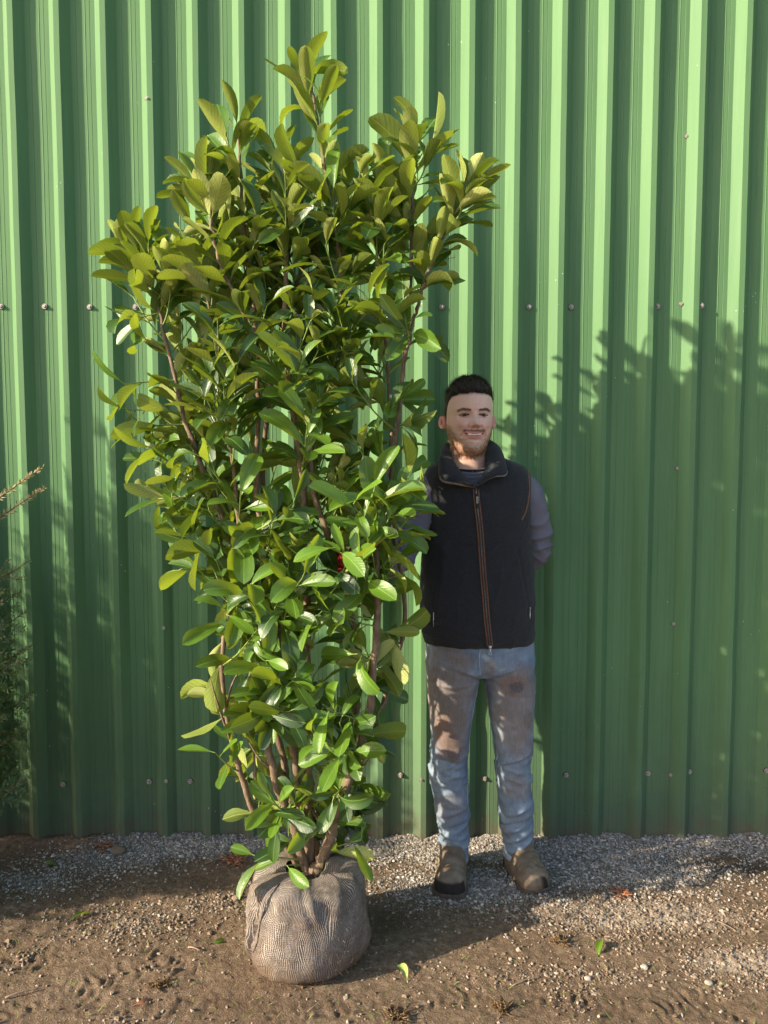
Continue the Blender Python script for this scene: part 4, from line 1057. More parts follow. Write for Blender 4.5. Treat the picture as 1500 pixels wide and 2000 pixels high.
strip_on(gbv, ZP, .012, 'zip_tape', M['zip_tape'], gil, off=.0005, thick=.0015)
strip_on(gbv, ZP, .0050, 'piping', M['piping'], gil, dx=-.0082, thick=.0032)
strip_on(gbv, ZP, .0050, 'piping', M['piping'], gil, dx=.0082, thick=.0032)
_, cen = strip_on(gbv, ZP, .0035, 'zip_teeth', M['zip'], gil, n=90, off=.002, thick=.0022)
mb = MB(); mb.tube([c + nn * .0028 for c, t, nn, s in cen], .0011, 6)
for i, (c, t, nn, s) in enumerate(cen):
    rot = Matrix((s, nn, t)).transposed(); mb.box(c + nn * .003 + s * (.0009 if i % 2 else -.0009), (.0042, .0018, .0028), rot)
mb.build('zip_teeth', M['zip'], gil, smooth=False)
def puller(px, py, ln, tab=True):
    q, nn = pick(gbv, px, py, .006); mb = MB()
    if q is None: q = at(px, py, PY - .14)
    mb.box(q, (.010, .005, .014)); mb.box(q + Vector((0, -.002, -.012)), (.006, .003, .014)); 
    ring = [q + Vector((.005 * math.cos(a), -.003, -.020 + .005 * math.sin(a))) for a in np.linspace(0, 2 * math.pi, 13)]
    mb.tube(ring, .0013, 6, cap=False); o = mb.build('zip_puller', M['silver'], gil)
    if tab:
        m2 = MB(); q2, _ = pick(gbv, px + 3, py + 31, .006); m2.box(q2, (.0085, .003, .050)); m2.build('pull_tab', M['zip_tape'], o)
        m3 = MB(); m3.box(q2 + Vector((0, -.0022, .004)), (.0065, .0012, .022)); lb = m3.build('tab_label', M['label_cream'], o)
        m4 = MB()
        for k in range(6): m4.box(q2 + Vector((rnd.uniform(-.0006, .0006), -.0031, .004 + (k - 2.5) * .003)), (.0028, .0006, .0016))
        m4.build('tab_lettering', M['tee'], lb, smooth=False)
puller(929, 948, 0); puller(957, 1262, 0, False)
for pp in ([(847, 1196), (847, 1224)], [(1035, 1186), (1035, 1208)]):
    line_on(gbv, pp, .0016, 'pocket_zip', M['silver'], gil, 8)
# armhole piping: loops laid on the gilet where the arms leave it
def armhole(side, ptsx):
    P = []
    for x, y in [tuple(c) for c in curve_pts(ptsx, 40)]:
        q, nn = pick(gbv, x, y, .001)
        if q is not None: P.append(q)
    for _ in range(2): P = [P[0]] + [(P[i - 1] + P[i] * 2 + P[i + 1]) / 4 for i in range(1, len(P) - 1)] + [P[-1]]
    a, b = P[0], P[-1]; n = 14
    back = [a.lerp(b, t) + Vector((0, .19 * math.sin(math.pi * t), 0)) for t in np.linspace(0, 1, n)]
    mb = MB(); mb.tube(P, .0032, 8); mb.build('armhole_piping', M['piping'], gil)
    ctr = sum(P, Vector()) / len(P)
    return P
armhole(1, [(1029, 918), (1033, 935), (1033.5, 960), (1030, 985), (1025, 1003), (1018, 1016)])
armhole(-1, [(833, 925), (828, 950), (829, 980), (833, 1005)])
# collar: open stand collar with splayed wings
inner = [(927, 946, .15), (908, 930, .135), (893, 912, .11), (885, 897, .075), (882, 884, .03), (888, 884, -.035), (918, 884, -.065), (944, 884, -.035), (950, 884, .03), (951, 898, .075), (948, 912, .11), (941, 930, .135), (930, 944, .15)]
outer = [(926, 950, .152), (893, 945, .155), (863, 938, .150), (858, 915, .10), (861, 888, .05), (872, 867, -.05), (918, 858, -.10), (950, 858, -.07), (972, 872, .0), (984, 893, .07), (989, 926, .150), (962, 932, .155), (932, 948, .152)]
NI = 60
ci = [Vector(c) for c in curve_pts([at(x, y, PY - d) for x, y, d in inner], NI)]; co_ = [Vector(c) for c in curve_pts([at(x, y, PY - d) for x, y, d in outer], NI)]
rows = []; NJ = 9
ctrn = at(918, 900, PY)
for j in range(NJ):
    t = j / (NJ - 1); row = []
    for a, b in zip(ci, co_):
        p = a.lerp(b, t); out = unit(p - ctrn + Vector((0, 0, .03))); bul = math.sin(math.pi * t) * .012
        row.append(p + (unit(out) + Vector((0, -.6, .3))) * bul)
    rows.append(row)
V = np.array([list(p) for r in rows for p in r]); I = np.arange(NI * NJ).reshape(NJ, NI)
Fq = np.stack([I[:-1, :-1].ravel(), I[1:, :-1].ravel(), I[1:, 1:].ravel(), I[:-1, 1:].ravel()], -1)
V = V + (.003 * fbm(V * 18, 3))[:, None] * np.array([0, -1, .3])
cme = mesh_of('collar', V, Fq); collar = link('collar', cme, M['fleece'], gil)
sl = collar.modifiers.new('s', 'SOLIDIFY'); sl.thickness = .007; sl.offset = 0
sb_ = collar.modifiers.new('sub', 'SUBSURF'); sb_.levels = 1; sb_.render_levels = 1
oe = [Vector(v) for v in V[I[-1]]]
i0 = 0
mb = MB(); mb.tube([p + Vector((0, -.003, -.002)) for p in oe[:18]], .0036, 8); mb.build('collar_piping', M['piping'], collar)
for seg_ in (oe[:12], oe[-12:]):
    mb = MB(); C = curve_pts(seg_, 46); mb.tube([Vector(c) + Vector((0, -.0052, 0)) for c in C], .0016, 6)
    for i, c in enumerate(C): mb.box(Vector(c) + Vector((0, -.006, .0005 + (.0008 if i % 2 else -.0008))), (.0022, .003, .0042))
    mb.build('zip_teeth', M['zip'], collar, smooth=False)
# ------------------------------------------------------------------ head, neck and hands (one body)
HU = 148 * at(1, 1, 1).y * 0 + (at(918, 740, PY - .05).z - at(918, 888, PY - .05).z)     # head height
HC = Vector((at(914, 888, PY - .02).x, PY - .02, at(918, 888, PY - .05).z))
YAWH = R(4)
def I1(z, T): return np.interp(z, [t[0] for t in T], [t[1] for t in T])
TF = [(-.01, .30), (.0, .40), (.02, .455), (.05, .49), (.09, .502), (.14, .482), (.18, .474), (.22, .492), (.26, .495), (.30, .50), (.35, .495), (.42, .482), (.50, .470), (.56, .482), (.60, .495), (.66, .500), (.75, .488), (.84, .445), (.91, .365), (.96, .25), (.985, .15), (1.0, .01)]
TB = [(-.01, .02), (.05, .06), (.15, .12), (.25, .25), (.35, .36), (.45, .44), (.58, .49), (.72, .485), (.82, .43), (.91, .33), (.96, .23), (.985, .14), (1.0, .01)]
TA = [(-.015, .02), (-.005, .10), (.015, .145), (.04, .18), (.08, .212), (.13, .240), (.19, .262), (.26, .280), (.36, .292), (.45, .300), (.55, .305), (.65, .302), (.74, .290), (.82, .262), (.89, .215), (.94, .165), (.975, .115), (.99, .07), (1.0, .01)]
NA = [(-.6, .40), (-.45, .34), (-.3, .265), (-.15, .25), (0, .246), (.15, .24), (.3, .22), (.4, .05), (.45, .01)]
NF = [(-.6, .22), (-.3, .22), (-.15, .20), (0, .185), (.1, .17), (.3, .1), (.45, .01)]
NB = [(-.6, .33), (-.3, .31), (0, .30), (.2, .31), (.35, .33), (.45, .01)]
def ell_r(th, a, f, b):
    c = np.cos(th); s = np.sin(th); ax = np.where(c > 0, f, b)
    return 1 / np.sqrt((c / ax) ** 2 + (s / a) ** 2)
EX, EZ = .126, .508
def almond(x, z, s=1.0):
    """>0 inside the eye opening; outer corner slightly lower"""
    u = (np.abs(x) - EX) / (.066 * s); up = .0185 * s * np.clip(1 - u * u, 0, 1) ** .6; lo = .0120 * s * np.clip(1 - u * u, 0, 1) ** .8
    zc = EZ - .003 * u; dz = z - zc
    return np.where(np.abs(u) < 1, np.minimum(up - dz, dz + lo), -.05 - 0 * x)
def mouth_curves(x):
    u = np.clip(np.abs(x) / .138, 0, 1)
    up = .268 + .014 * u ** 2; lo = .232 + .050 * u ** 2.2
    return up, lo, u
def gs(v, s): return np.exp(-(v / s) ** 2)
def head_pts(th, z):
    """th: 0 front, positive to +x; returns local x,y(z forward = -y),z in head units"""
    a, f, b = I1(z, TA), I1(z, TF), I1(z, TB); na, nf, nb = I1(z, NA), I1(z, NF), I1(z, NB)
    rf = np.where(z > -.015, ell_r(th, a, f, b), .01); rn = np.where(z < .45, ell_r(th, na, nf, nb), .01)
    # squarer face
    sq = 1 + .045 * np.sin(2 * th) ** 2 * ss(.1, .3, z) * ss(.95, .7, z); rf = rf * sq
    k = .03; r = np.where(np.abs(rf - rn) < k, np.maximum(rf, rn) + (k - np.abs(rf - rn)) ** 2 / (4 * k), np.maximum(rf, rn))
    x = r * np.sin(th); y = -r * np.cos(th); return x, y
def face_disp(x, z):
    x = np.asarray(x, float); d = np.zeros_like(x); ax = np.abs(x)
    # nose
    t = np.clip((.53 - z) / (.53 - .385), 0, 1); A = .012 + .105 * t ** 1.25; A = np.where(z > .53, .012 * gs(z - .53, .03), A); A = A * np.where(z < .385, ss(.335, .385, z), 1)
    wdt = .030 + .018 * t
    d += A * np.exp(-np.abs(x / wdt) ** 2.2)
    d += .045 * gs(x, .036) * gs(z - .378, .030)
    d += .058 * gs(ax - .052, .021) * gs(z - .367, .024)
    d -= .030 * gs(ax - .026, .013) * gs(z - .343, .010)
    d -= .018 * gs(ax - .083, .012) * gs(z - .365, .03)
    # sockets, brow, lids
    d -= .046 * gs(ax - .118, .060) * gs(z - .512, .036)
    d -= .022 * gs(ax - .055, .022) * gs(z - .505, .035)
    d += .018 * gs(ax - .12, .075) * gs(z - .575, .022)
    d += .010 * gs(ax - EX, .055) * gs(z - (EZ + .030), .010) - .010 * gs(ax - EX, .055) * gs(z - (EZ + .043), .006)
    d += .009 * gs(ax - EX, .05) * gs(z - (EZ - .026), .011) - .007 * gs(ax - EX, .05) * gs(z - (EZ - .045), .007)
    d -= .006 * gs(x - .012, .006) * gs(z - .575, .02) 
    # cheeks pushed up by the smile
    d += .042 * gs(ax - .165, .058) * gs(z - .385, .055)
    d -= .012 * gs(ax - .20, .05) * gs(z - .22, .06)
    # nasolabial fold
    tt = np.clip((.375 - z) / .14, 0, 1); fx = .078 + .085 * tt; d -= .022 * gs(ax - fx, .013) * ss(.395, .36, z) * ss(.20, .25, z)
    d -= .014 * gs(ax - .155, .014) * gs(z - .262, .035)
    # lips and mouth
    up, lo, u = mouth_curves(x); inm = (ax < .138)
    lipw = np.clip(1 - (ax / .135) ** 2, 0, 1)
    d += .016 * lipw * gs(z - (up + .012), .012) + .020 * lipw * gs(z - (lo - .016), .017)
    d -= .012 * gs(x, .09) * gs(z - .185, .016)
    d -= .006 * gs(x, .010) * gs(z - .315, .022)
    ins = np.minimum(up - z, z - lo); d -= np.where(inm, .055 * ss(.0, .006, ins), 0)
    d -= .050 * ss(0, .006, almond(x, z))
    d += .010 * gs(x, .06) * gs(z - .07, .035)
    return d
def to_world(x, y, z):
    X = x * math.cos(YAWH) - y * math.sin(YAWH); Yy = x * math.sin(YAWH) + y * math.cos(YAWH)
    return np.stack([HC.x + X * HU, HC.y + Yy * HU, HC.z + z * HU], -1)
def hw(x, y, z): return Vector(to_world(np.array([x]), np.array([y]), np.array([z]))[0])
zz = np.concatenate([np.linspace(-.6, -.06, 16, endpoint=False), np.linspace(-.06, .64, 196, endpoint=False), np.linspace(.64, .9, 22, endpoint=False), .9 + .1 * np.sin(np.linspace(0, math.pi / 2, 22))])
NS = 400; uu = np.linspace(-math.pi, math.pi, NS, endpoint=False); ths = uu - .42 * np.sin(uu) * 1.0
TH, ZZ = np.meshgrid(ths, zz); TH = TH.ravel(); ZZ = ZZ.ravel()
X, Y = head_pts(TH, ZZ); fr = ss(math.pi * .5, math.pi * .36, np.abs(TH)); dd = face_disp(X, ZZ) * fr
Y = Y - dd
chinb = ZZ < -.02
hv = to_world(X, Y, ZZ)
# skin colours
nz = fbm(np.stack([X, Y, ZZ], -1) * 9, 4); nf_ = fbm(np.stack([X, Y, ZZ], -1) * 60, 3)
base = np.array([.80, .51, .42]); red = np.array([.78, .35, .29]); ax_ = np.abs(X); fm = (np.abs(TH) < 1.7)
colr = np.tile(base, (len(X), 1)) * (1 + .06 * nz[:, None])
def ov(c, m_):
    global colr
    m_ = np.clip(m_, 0, 1)[:, None]; colr = colr * (1 - m_) + np.array(c) * m_
ov(red, fm * .60 * gs(ax_ - .17, .08) * gs(ZZ - .38, .07)); ov(red, fm * .6 * gs(X, .06) * gs(ZZ - .375, .05)); ov((.64, .34, .28), fm * .4 * gs(ZZ - .5, .04) * gs(ax_ - .12, .07))  # cheek and nose flush, then eye socket shade painted into the skin
ov((.50, .26, .20), fm * .55 * gs(ax_ - EX, .07) * gs(ZZ - (EZ - .03), .012))
ov((.42, .23, .19), fm * .8 * gs(ax_ - .027, .012) * gs(ZZ - .346, .009))
# beard shadow
jl = np.interp(ax_, [0, .06, .13, .20, .26, .31], [.19, .20, .215, .27, .38, .46])
side = ss(-.02, .11, jl - ZZ + .04 * nz) * ss(-.14, -.02, ZZ + .05 * nz)
side = side * np.where(ZZ > -.02, 1, .55) * np.where(np.abs(TH) > 1.95, 0, 1)
mous = gs(ZZ - .305, .018) * (ax_ < .15) * .55 + .5 * gs(ax_ - .145, .02) * gs(ZZ - .25, .05) 
bare = gs(X, .05) * gs(ZZ - .185, .018) * .5
bw = np.clip(np.maximum(side * 1.0, mous) - bare, 0, 1) * (.72 + .35 * nf_)
ov((.38, .20, .105), fm * .70 * bw)
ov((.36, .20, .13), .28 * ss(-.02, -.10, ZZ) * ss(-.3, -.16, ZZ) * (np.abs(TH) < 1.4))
# lips, lash line, inside of the mouth
up, lo, u = mouth_curves(X); lipw = np.clip(1 - (ax_ / .135) ** 2, 0, 1) ** .7
lipm = fm * np.maximum(ss(.026, .016, ZZ - up) * (ZZ > up - .004), ss(.036, .026, lo - ZZ) * (ZZ < lo + .004)) * (lipw > .12) * ss(0.02, .3, lipw)
ov((.62, .24, .22), lipm * .8)
ins = np.minimum(up - ZZ, ZZ - lo); ov((.06, .012, .012), fm * (ax_ < .14) * ss(.0, .004, ins))
al = almond(X, ZZ); ov((.06, .03, .022), fm * ss(-.005, -.0005, al) * (np.abs(ZZ - EZ) < .04) * np.where(ZZ > EZ, 1, .35))
ov((.05, .02, .02), fm * ss(.0, .004, al))
# shaved temples and short sides; scalp shadow painted in along the hairline
hl = np.interp(np.abs(TH), [0, .35, .62, .85, 1.0, 1.12, 1.25, 1.38, 1.5, 1.62, 1.75, 2.1, 3.2], [.792, .788, .772, .748, .715, .67, .60, .51, .44, .43, .50, .12, .10])
ov((.07, .045, .034), .85 * ss(-.035, .012, ZZ - hl + .01 * perlin(np.stack([TH * 14, ZZ * 0, ZZ * 20], -1))))
zr = len(zz); I = np.arange(zr * NS).reshape(zr, NS)
Fq = np.stack([I[:-1].ravel(), np.roll(I[:-1], -1, 1).ravel(), np.roll(I[1:], -1, 1).ravel(), I[1:].ravel()], -1)
BZ = .568 + .014 * np.clip((ax_ - .05) / .10, 0, 1) - .026 * np.clip((ax_ - .15) / .06, 0, 1.2)
ov((.30, .18, .13), .6 * fm * gs(ZZ - BZ, .014) * ss(.04, .06, ax_) * ss(.21, .18, ax_))
# ears
def ear(side):
    P, Fc, Cc = [], [], []; nu, nv = 28, 20
    for i in range(nu):
        for j in range(nv):
            a = 2 * math.pi * i / nu; r = j / (nv - 1)
            ex = .046 * (1 - .20 * math.sin(a)) * 1.0; ey = .088
            yy = ex * r * math.cos(a); zq = ey * r * math.sin(a) + (.0)
            rim = .020 * math.exp(-((r - .86) / .12) ** 2) * (1 if zq > -.05 else .6); bowl = -.020 * math.exp(-((math.hypot(yy / .022, (zq + .01) / .04)) ** 2)) ; anti = .012 * math.exp(-((r - .52) / .12) ** 2) * (1 if math.cos(a) > -.3 else .2)
            h = .012 + rim + bowl + anti - .030 * max(0, r - .9) / .1 * .6
            # ear stands out from the head, back edge further
            xo = .296 + .020 + h + .55 * (yy + .046) * 1.0
            x = side * xo; y = .028 + yy * .85; z = .432 + zq
            P.append(to_world(np.array([x]), np.array([y]), np.array([z]))[0])
            cc = np.array([.68, .33, .27]) if r > .45 else np.array([.48, .17, .14]); Cc.append(cc)
    nb_ = len(P)
    for i in range(nu):
        for j in range(nv):
            a = 2 * math.pi * i / nu; r = j / (nv - 1)
            ex = .046 * (1 - .20 * math.sin(a)); yy = ex * r * math.cos(a); zq = .088 * r * math.sin(a)
            xo = .296 + .55 * (yy + .046) - .014 * (1 - r) + .0; x = side * xo; P.append(to_world(np.array([x]), np.array([.028 + yy * .85]), np.array([.432 + zq]))[0]); Cc.append(np.array([.64, .30, .24]))
    for base_, fl in ((0, 1), (nb_, -1)):
        for i in range(nu):
            for j in range(nv - 1):
                q = [base_ + i * nv + j, base_ + ((i + 1) % nu) * nv + j, base_ + ((i + 1) % nu) * nv + j + 1, base_ + i * nv + j + 1]
                Fc.append(q if fl * side > 0 else q[::-1])
    for i in range(nu):
        Fc.append([i * nv + nv - 1, ((i + 1) % nu) * nv + nv - 1, nb_ + ((i + 1) % nu) * nv + nv - 1, nb_ + i * nv + nv - 1])
    return np.array(P), np.array(Fc), np.array(Cc)
VV = [hv]; FF = [Fq]; CC = [colr]; off = len(hv)
for sd_ in (-1, 1):
    p_, f_, c_ = ear(sd_); VV.append(p_); FF.append(f_ + off); CC.append(c_); off += len(p_)
# torso, legs, arms and hands under the clothes, fused into one surface
def hand(mb, wrist, dirv, palm_n, curl, s=1.0, tube=None):
    d = unit(dirv); n = unit(palm_n - d * palm_n.dot(d)); w_ = d.cross(n)
    rings = []
    for t, hwid, th_ in ((0, .026, .019), (.25, .030, .017), (.6, .040, .015), (.9, .042, .014), (1.0, .038, .011)):
        c = wrist + d * (.092 * t * s); rings.append([c + w_ * (math.cos(a) * hwid * s) + n * (math.sin(a) * th_ * s) for a in np.linspace(0, 2 * math.pi, 20, endpoint=False)])
    mb.loft(rings)
    for k, (off_, L_) in enumerate(((-.030, .070), (-.010, .080), (.010, .075), (.029, .058))):
        p = wrist + d * (.082 * s) + w_ * (off_ * s); a = 0.15; P = [p]; rr_ = [.0100 * s]
        segs = (L_ * .46, L_ * .30, L_ * .24)
        for q, sg in enumerate(segs):
            a += curl[q]
            for h_ in range(3):
                p = p + (d * math.cos(a) + n * math.sin(a)) * (sg * s / 3); P.append(p); rr_.append((.0095 - .0011 * q - .0002 * h_) * s)
        rr_[-1] *= .7; mb.tube(P, rr_, 12)
    # thumb leaves the side of the palm
    p = wrist + d * (.020 * s) - w_ * (.024 * s); P = [p]; rr_ = [.013 * s]; a = .3
    for q, sg in enumerate((.035, .032, .026)):
        a += (.25, .45, .5)[q] * (curl[0] > .4) + .1
        dv = unit(d * (.75 - .1 * q) - w_ * (.62 - .45 * q) + n * math.sin(a) * .9)
        for h_ in range(3): p = p + dv * (sg * s / 3); P.append(p); rr_.append((.0118 - .0012 * q) * s)
    rr_[-1] *= .7; mb.tube(P, rr_, 12)
bm_ = MB()
bm_.loft([ring_px(1290, 850, 1026, PY, .085, .09), ring_px(1200, 850, 1020, PY, .085, .085), ring_px(1080, 855, 1014, PY, .09, .09), ring_px(980, 858, 1010, PY, .09, .085), ring_px(940, 866, 1000, PY, .075, .075), ring_px(915, 884, 955, PY - .005, .045, .05), ring_px(890, 890, 946, PY - .01, .03, .04)])
for pts in ([(885, 1270), (880, 1380), (877, 1480), (882, 1590), (886, 1690)], [(990, 1270), (998, 1380), (1001, 1480), (1008, 1590), (1013, 1680)]):
    bm_.tube([at(x, y, PY) for x, y in pts], [.07, .062, .045, .04, .033], 20)
for A_ in (LA, RA):
    C = curve_pts([list(p) for p in A_], 20); bm_.tube([Vector(c) for c in C], [.038 - .014 * i / 19 for i in range(20)], 16)
hand(bm_, LA[-1] + Vector((.01, 0, 0)), Vector((-1, .0, -.15)), Vector((0, -.3, 1)), (.5, .7, .5))
me_b = fuse(bm_, .0045, 3); bv = co(me_b); bf_ = np.array([list(p.vertices) for p in me_b.polygons])
VV.append(bv); FF.append(bf_ + off); CC.append(np.tile(base, (len(bv), 1))); off += len(bv)
bodyme = mesh_of('body', np.vstack(VV), np.vstack(FF)); cattr(bodyme, 'Col', np.vstack(CC)); body = link('body', bodyme, M['skin'], person)
hb = BVHTree.FromPolygons([Vector(v) for v in hv], [tuple(int(i) for i in f) for f in Fq])
def surf(x, z):
    """front surface of the face at head coordinates, without the eye and mouth openings"""
    th = np.array([math.asin(max(-.99, min(.99, x / .31)))])
    for _ in range(6):
        X_, Y_ = head_pts(th, np.array([z])); th = th + (x - X_) / max(.05, float(abs(Y_[0])))
    X_, Y_ = head_pts(th, np.array([z])); return float(Y_[0]) - float(face_disp(np.array([x]), np.array([z]))[0])
# eyes
for sx in (-1, 1):
    x = sx * EX; ysurf = surf(x, EZ + .03) * .5 + surf(x, EZ - .03) * .5
    r = .052; cy = ysurf + .010 + r
    mb = MB(); nr, ns = 32, 40; Pv = []; Cv = []
    gaze = Vector((0.0, -1, 0.02)).normalized()
    for i in range(nr + 1):
        ph = math.pi * i / nr
        for k in range(ns):
            a = 2 * math.pi * k / ns; v = Vector((math.sin(ph) * math.cos(a), -math.cos(ph), math.sin(ph) * math.sin(a)))
            Pv.append(hw(x + v.x * r, cy + v.y * r, EZ + v.z * r * .9 + .001)); sa = math.sin(ph) * r if ph < 1.57 else 1
            Cv.append((.008, .008, .008) if sa < .011 else ((.05, .06, .05) if sa < .0215 else ((.02, .02, .02) if sa < .025 else (.30, .25, .23))))
    Fc = [(i * ns + k, (i + 1) * ns + k, (i + 1) * ns + (k + 1) % ns, i * ns + (k + 1) % ns) for i in range(nr) for k in range(ns)]
    em = mesh_of('eye', [tuple(p) for p in Pv], Fc); cattr(em, 'Col', np.array(Cv)); link('eye', em, M['eye'], body)
# teeth
mb = MB()
for k in range(-4, 5):
    if k == 0: continue
    wds = [0, .026, .022, .022, .020][abs(k)]; xc = math.copysign(sum([0, .026, .022, .022, .020][1:abs(k)]) + wds / 2, k); hgt = [0, .036, .033, .034, .028][abs(k)]
    ys = surf(0, .30) + .020 + .9 * xc * xc * 1.2
    topz = .276 + .002; ring = []
    rings = []
    for t in np.linspace(0, 1, 6):
        z = topz - hgt * t; wv = wds * .49 * (1 - .25 * abs(t - .45) ** 2); rings.append([hw(xc + wv * math.copysign(abs(math.cos(a)) ** .7, math.cos(a)), ys - .008 * math.sin(a) * (1 if t < .9 else .6), z) for a in np.linspace(0, 2 * math.pi, 16, endpoint=False)])
    mb.loft(rings)
mb.build('teeth', M['teeth'], body)
# hair: scalp cap plus short strands
mk = ZZ - hl + .026 * perlin(np.stack([TH * 13 + 2 * perlin(np.stack([TH * 4, ZZ * 3, ZZ * 0], -1)), ZZ * 0, ZZ * 9], -1)) * (np.abs(TH) < 1.0) + .014 * perlin(np.stack([TH * 45, ZZ * 30, ZZ * 0], -1))
topk = ss(.66, .86, ZZ); thick = (.006 + .036 * topk) * ss(-.012, .085, mk)
wave = 1 + .55 * fbm(np.stack([X, Y, ZZ], -1) * 16, 3)
nrm = np.stack([X, Y, (ZZ - .5) * .9], -1); nrm /= np.linalg.norm(nrm, axis=1)[:, None]
HXYZ = np.stack([X, Y, ZZ], -1) + nrm * (thick * wave + np.where(mk > 0, .002, -.01))[:, None]
vis = mk > -.02; fk = vis[Fq].all(1); used = np.unique(Fq[fk]); remap = -np.ones(len(X), int); remap[used] = np.arange(len(used))
hmesh = mesh_of('hair', to_world(HXYZ[used, 0], HXYZ[used, 1], HXYZ[used, 2]), remap[Fq[fk]]); hair = link('hair', hmesh, M['hair'], person)
def strands(name, mat, par, picks, P, Nrm, ln, wd, comb, rs, jit=.5):
    V = []; Fc = []
    for i in picks:
        p = P[i]; n = Nrm[i]; L_ = ln(i) * rs.uniform(.6, 1.2); d = n + comb(i) + rs.randn(3) * jit * .5; d /= np.linalg.norm(d); s = np.cross(d, rs.randn(3)); s /= np.linalg.norm(s) + 1e-9
        d2 = d + comb(i) * .6; d2 /= np.linalg.norm(d2); b = len(V)
        q1 = p + d * L_ * .5; q2 = q1 + d2 * L_ * .5
        V += [p - s * wd, p + s * wd, q1 + s * wd * .8, q1 - s * wd * .8, q2]
        Fc += [(b, b + 1, b + 2, b + 3), (b + 3, b + 2, b + 4)]
    mb = MB(); mb.V = [tuple(v) for v in V]; mb.F = Fc; mb.M = [0] * len(Fc); mb.n = len(V); return mb.build(name, mat, par)
rs = np.random.RandomState(4)
W_ = to_world(X, Y, ZZ); wn = np.stack([nrm[:, 0], nrm[:, 1], nrm[:, 2]], -1)
HW_ = to_world(HXYZ[:, 0], HXYZ[:, 1], HXYZ[:, 2])
wt_ = np.where(mk > 0.0, 1.0, 0) * np.where(np.abs(TH) < 1.6, 1, .4) * (ZZ < .995); wt_ = wt_ * (1 + 5 * gs(mk, .02) * (np.abs(TH) < 1.2)); pk = rs.choice(len(X), 12000, p=wt_ / wt_.sum())
strands('hair_strands', M['hair'], hair, pk, HW_ - wn * .003, wn, lambda i: .005 + .012 * topk[i], .00035, lambda i: np.array([.35 * math.sin(X[i] * 60 + ZZ[i] * 40), -.5 * topk[i], -.3 + .1 * topk[i]]), rs, .9)
bwf = np.clip(side - bare, 0, 1) * fm * (al < -.001) * (ZZ > -.06); pk = rs.choice(len(X), 5600, p=bwf / bwf.sum())
strands('beard', M['beard'], person, pk, W_, wn, lambda i: .0045 + .004 * (ZZ[i] < .12), .00022, lambda i: np.array([0, -.1, -.9]), rs, .5)
ms_ = np.clip(gs(ZZ - .305, .016) * (ax_ < .14) + .6 * gs(ax_ - .145, .016) * gs(ZZ - .25, .04), 0, 1) * fm * (ZZ > up + .02); pk = rs.choice(len(X), 1300, p=ms_ / ms_.sum())
strands('moustache', M['beard'], person, pk, W_, wn, lambda i: .0035, .0002, lambda i: np.array([math.copysign(.3, X[i]), -.1, -.9]), rs, .4)
bz = .568 + .014 * np.clip((ax_ - .05) / .10, 0, 1) - .026 * np.clip((ax_ - .15) / .06, 0, 1.2); bm2 = gs(ZZ - bz, .013) * (ax_ > .045) * (ax_ < .205) * fm; bm2 = np.where(bm2 > .1, bm2, 0); pk = rs.choice(len(X), 700, p=bm2 / bm2.sum())
for sg in (-1, 1):
    pks = [i for i in pk if X[i] * sg > 0]
    strands('eyebrow', M['brow'], person, pks, W_, wn, lambda i: .006, .0003, lambda i: np.array([sg * 1.1, 0, .25]), rs, .35)
# ---- red glove closed round a stem
gm_ = MB(); wr = at(692, 1094, PY - .30); hp = at(655, 1083, SY + .03)
hand(gm_, wr + Vector((-.005, 0, 0)), (hp - wr), Vector((0, -1, .05)), (.75, .95, .7), 1.12)
cuff_c = [wr + Vector((.035, .02, -.002)), wr + Vector((.0, 0, 0)), wr - Vector((.02, .01, 0))]; gm_.tube(cuff_c, [.040, .036, .030], 20)
gme = fuse(gm_, .003, 3); V = co(gme); setco(gme, V + no(gme) * (.0012 * fbm(V * 40, 3))[:, None]); link('glove', gme, M['glove'], person)

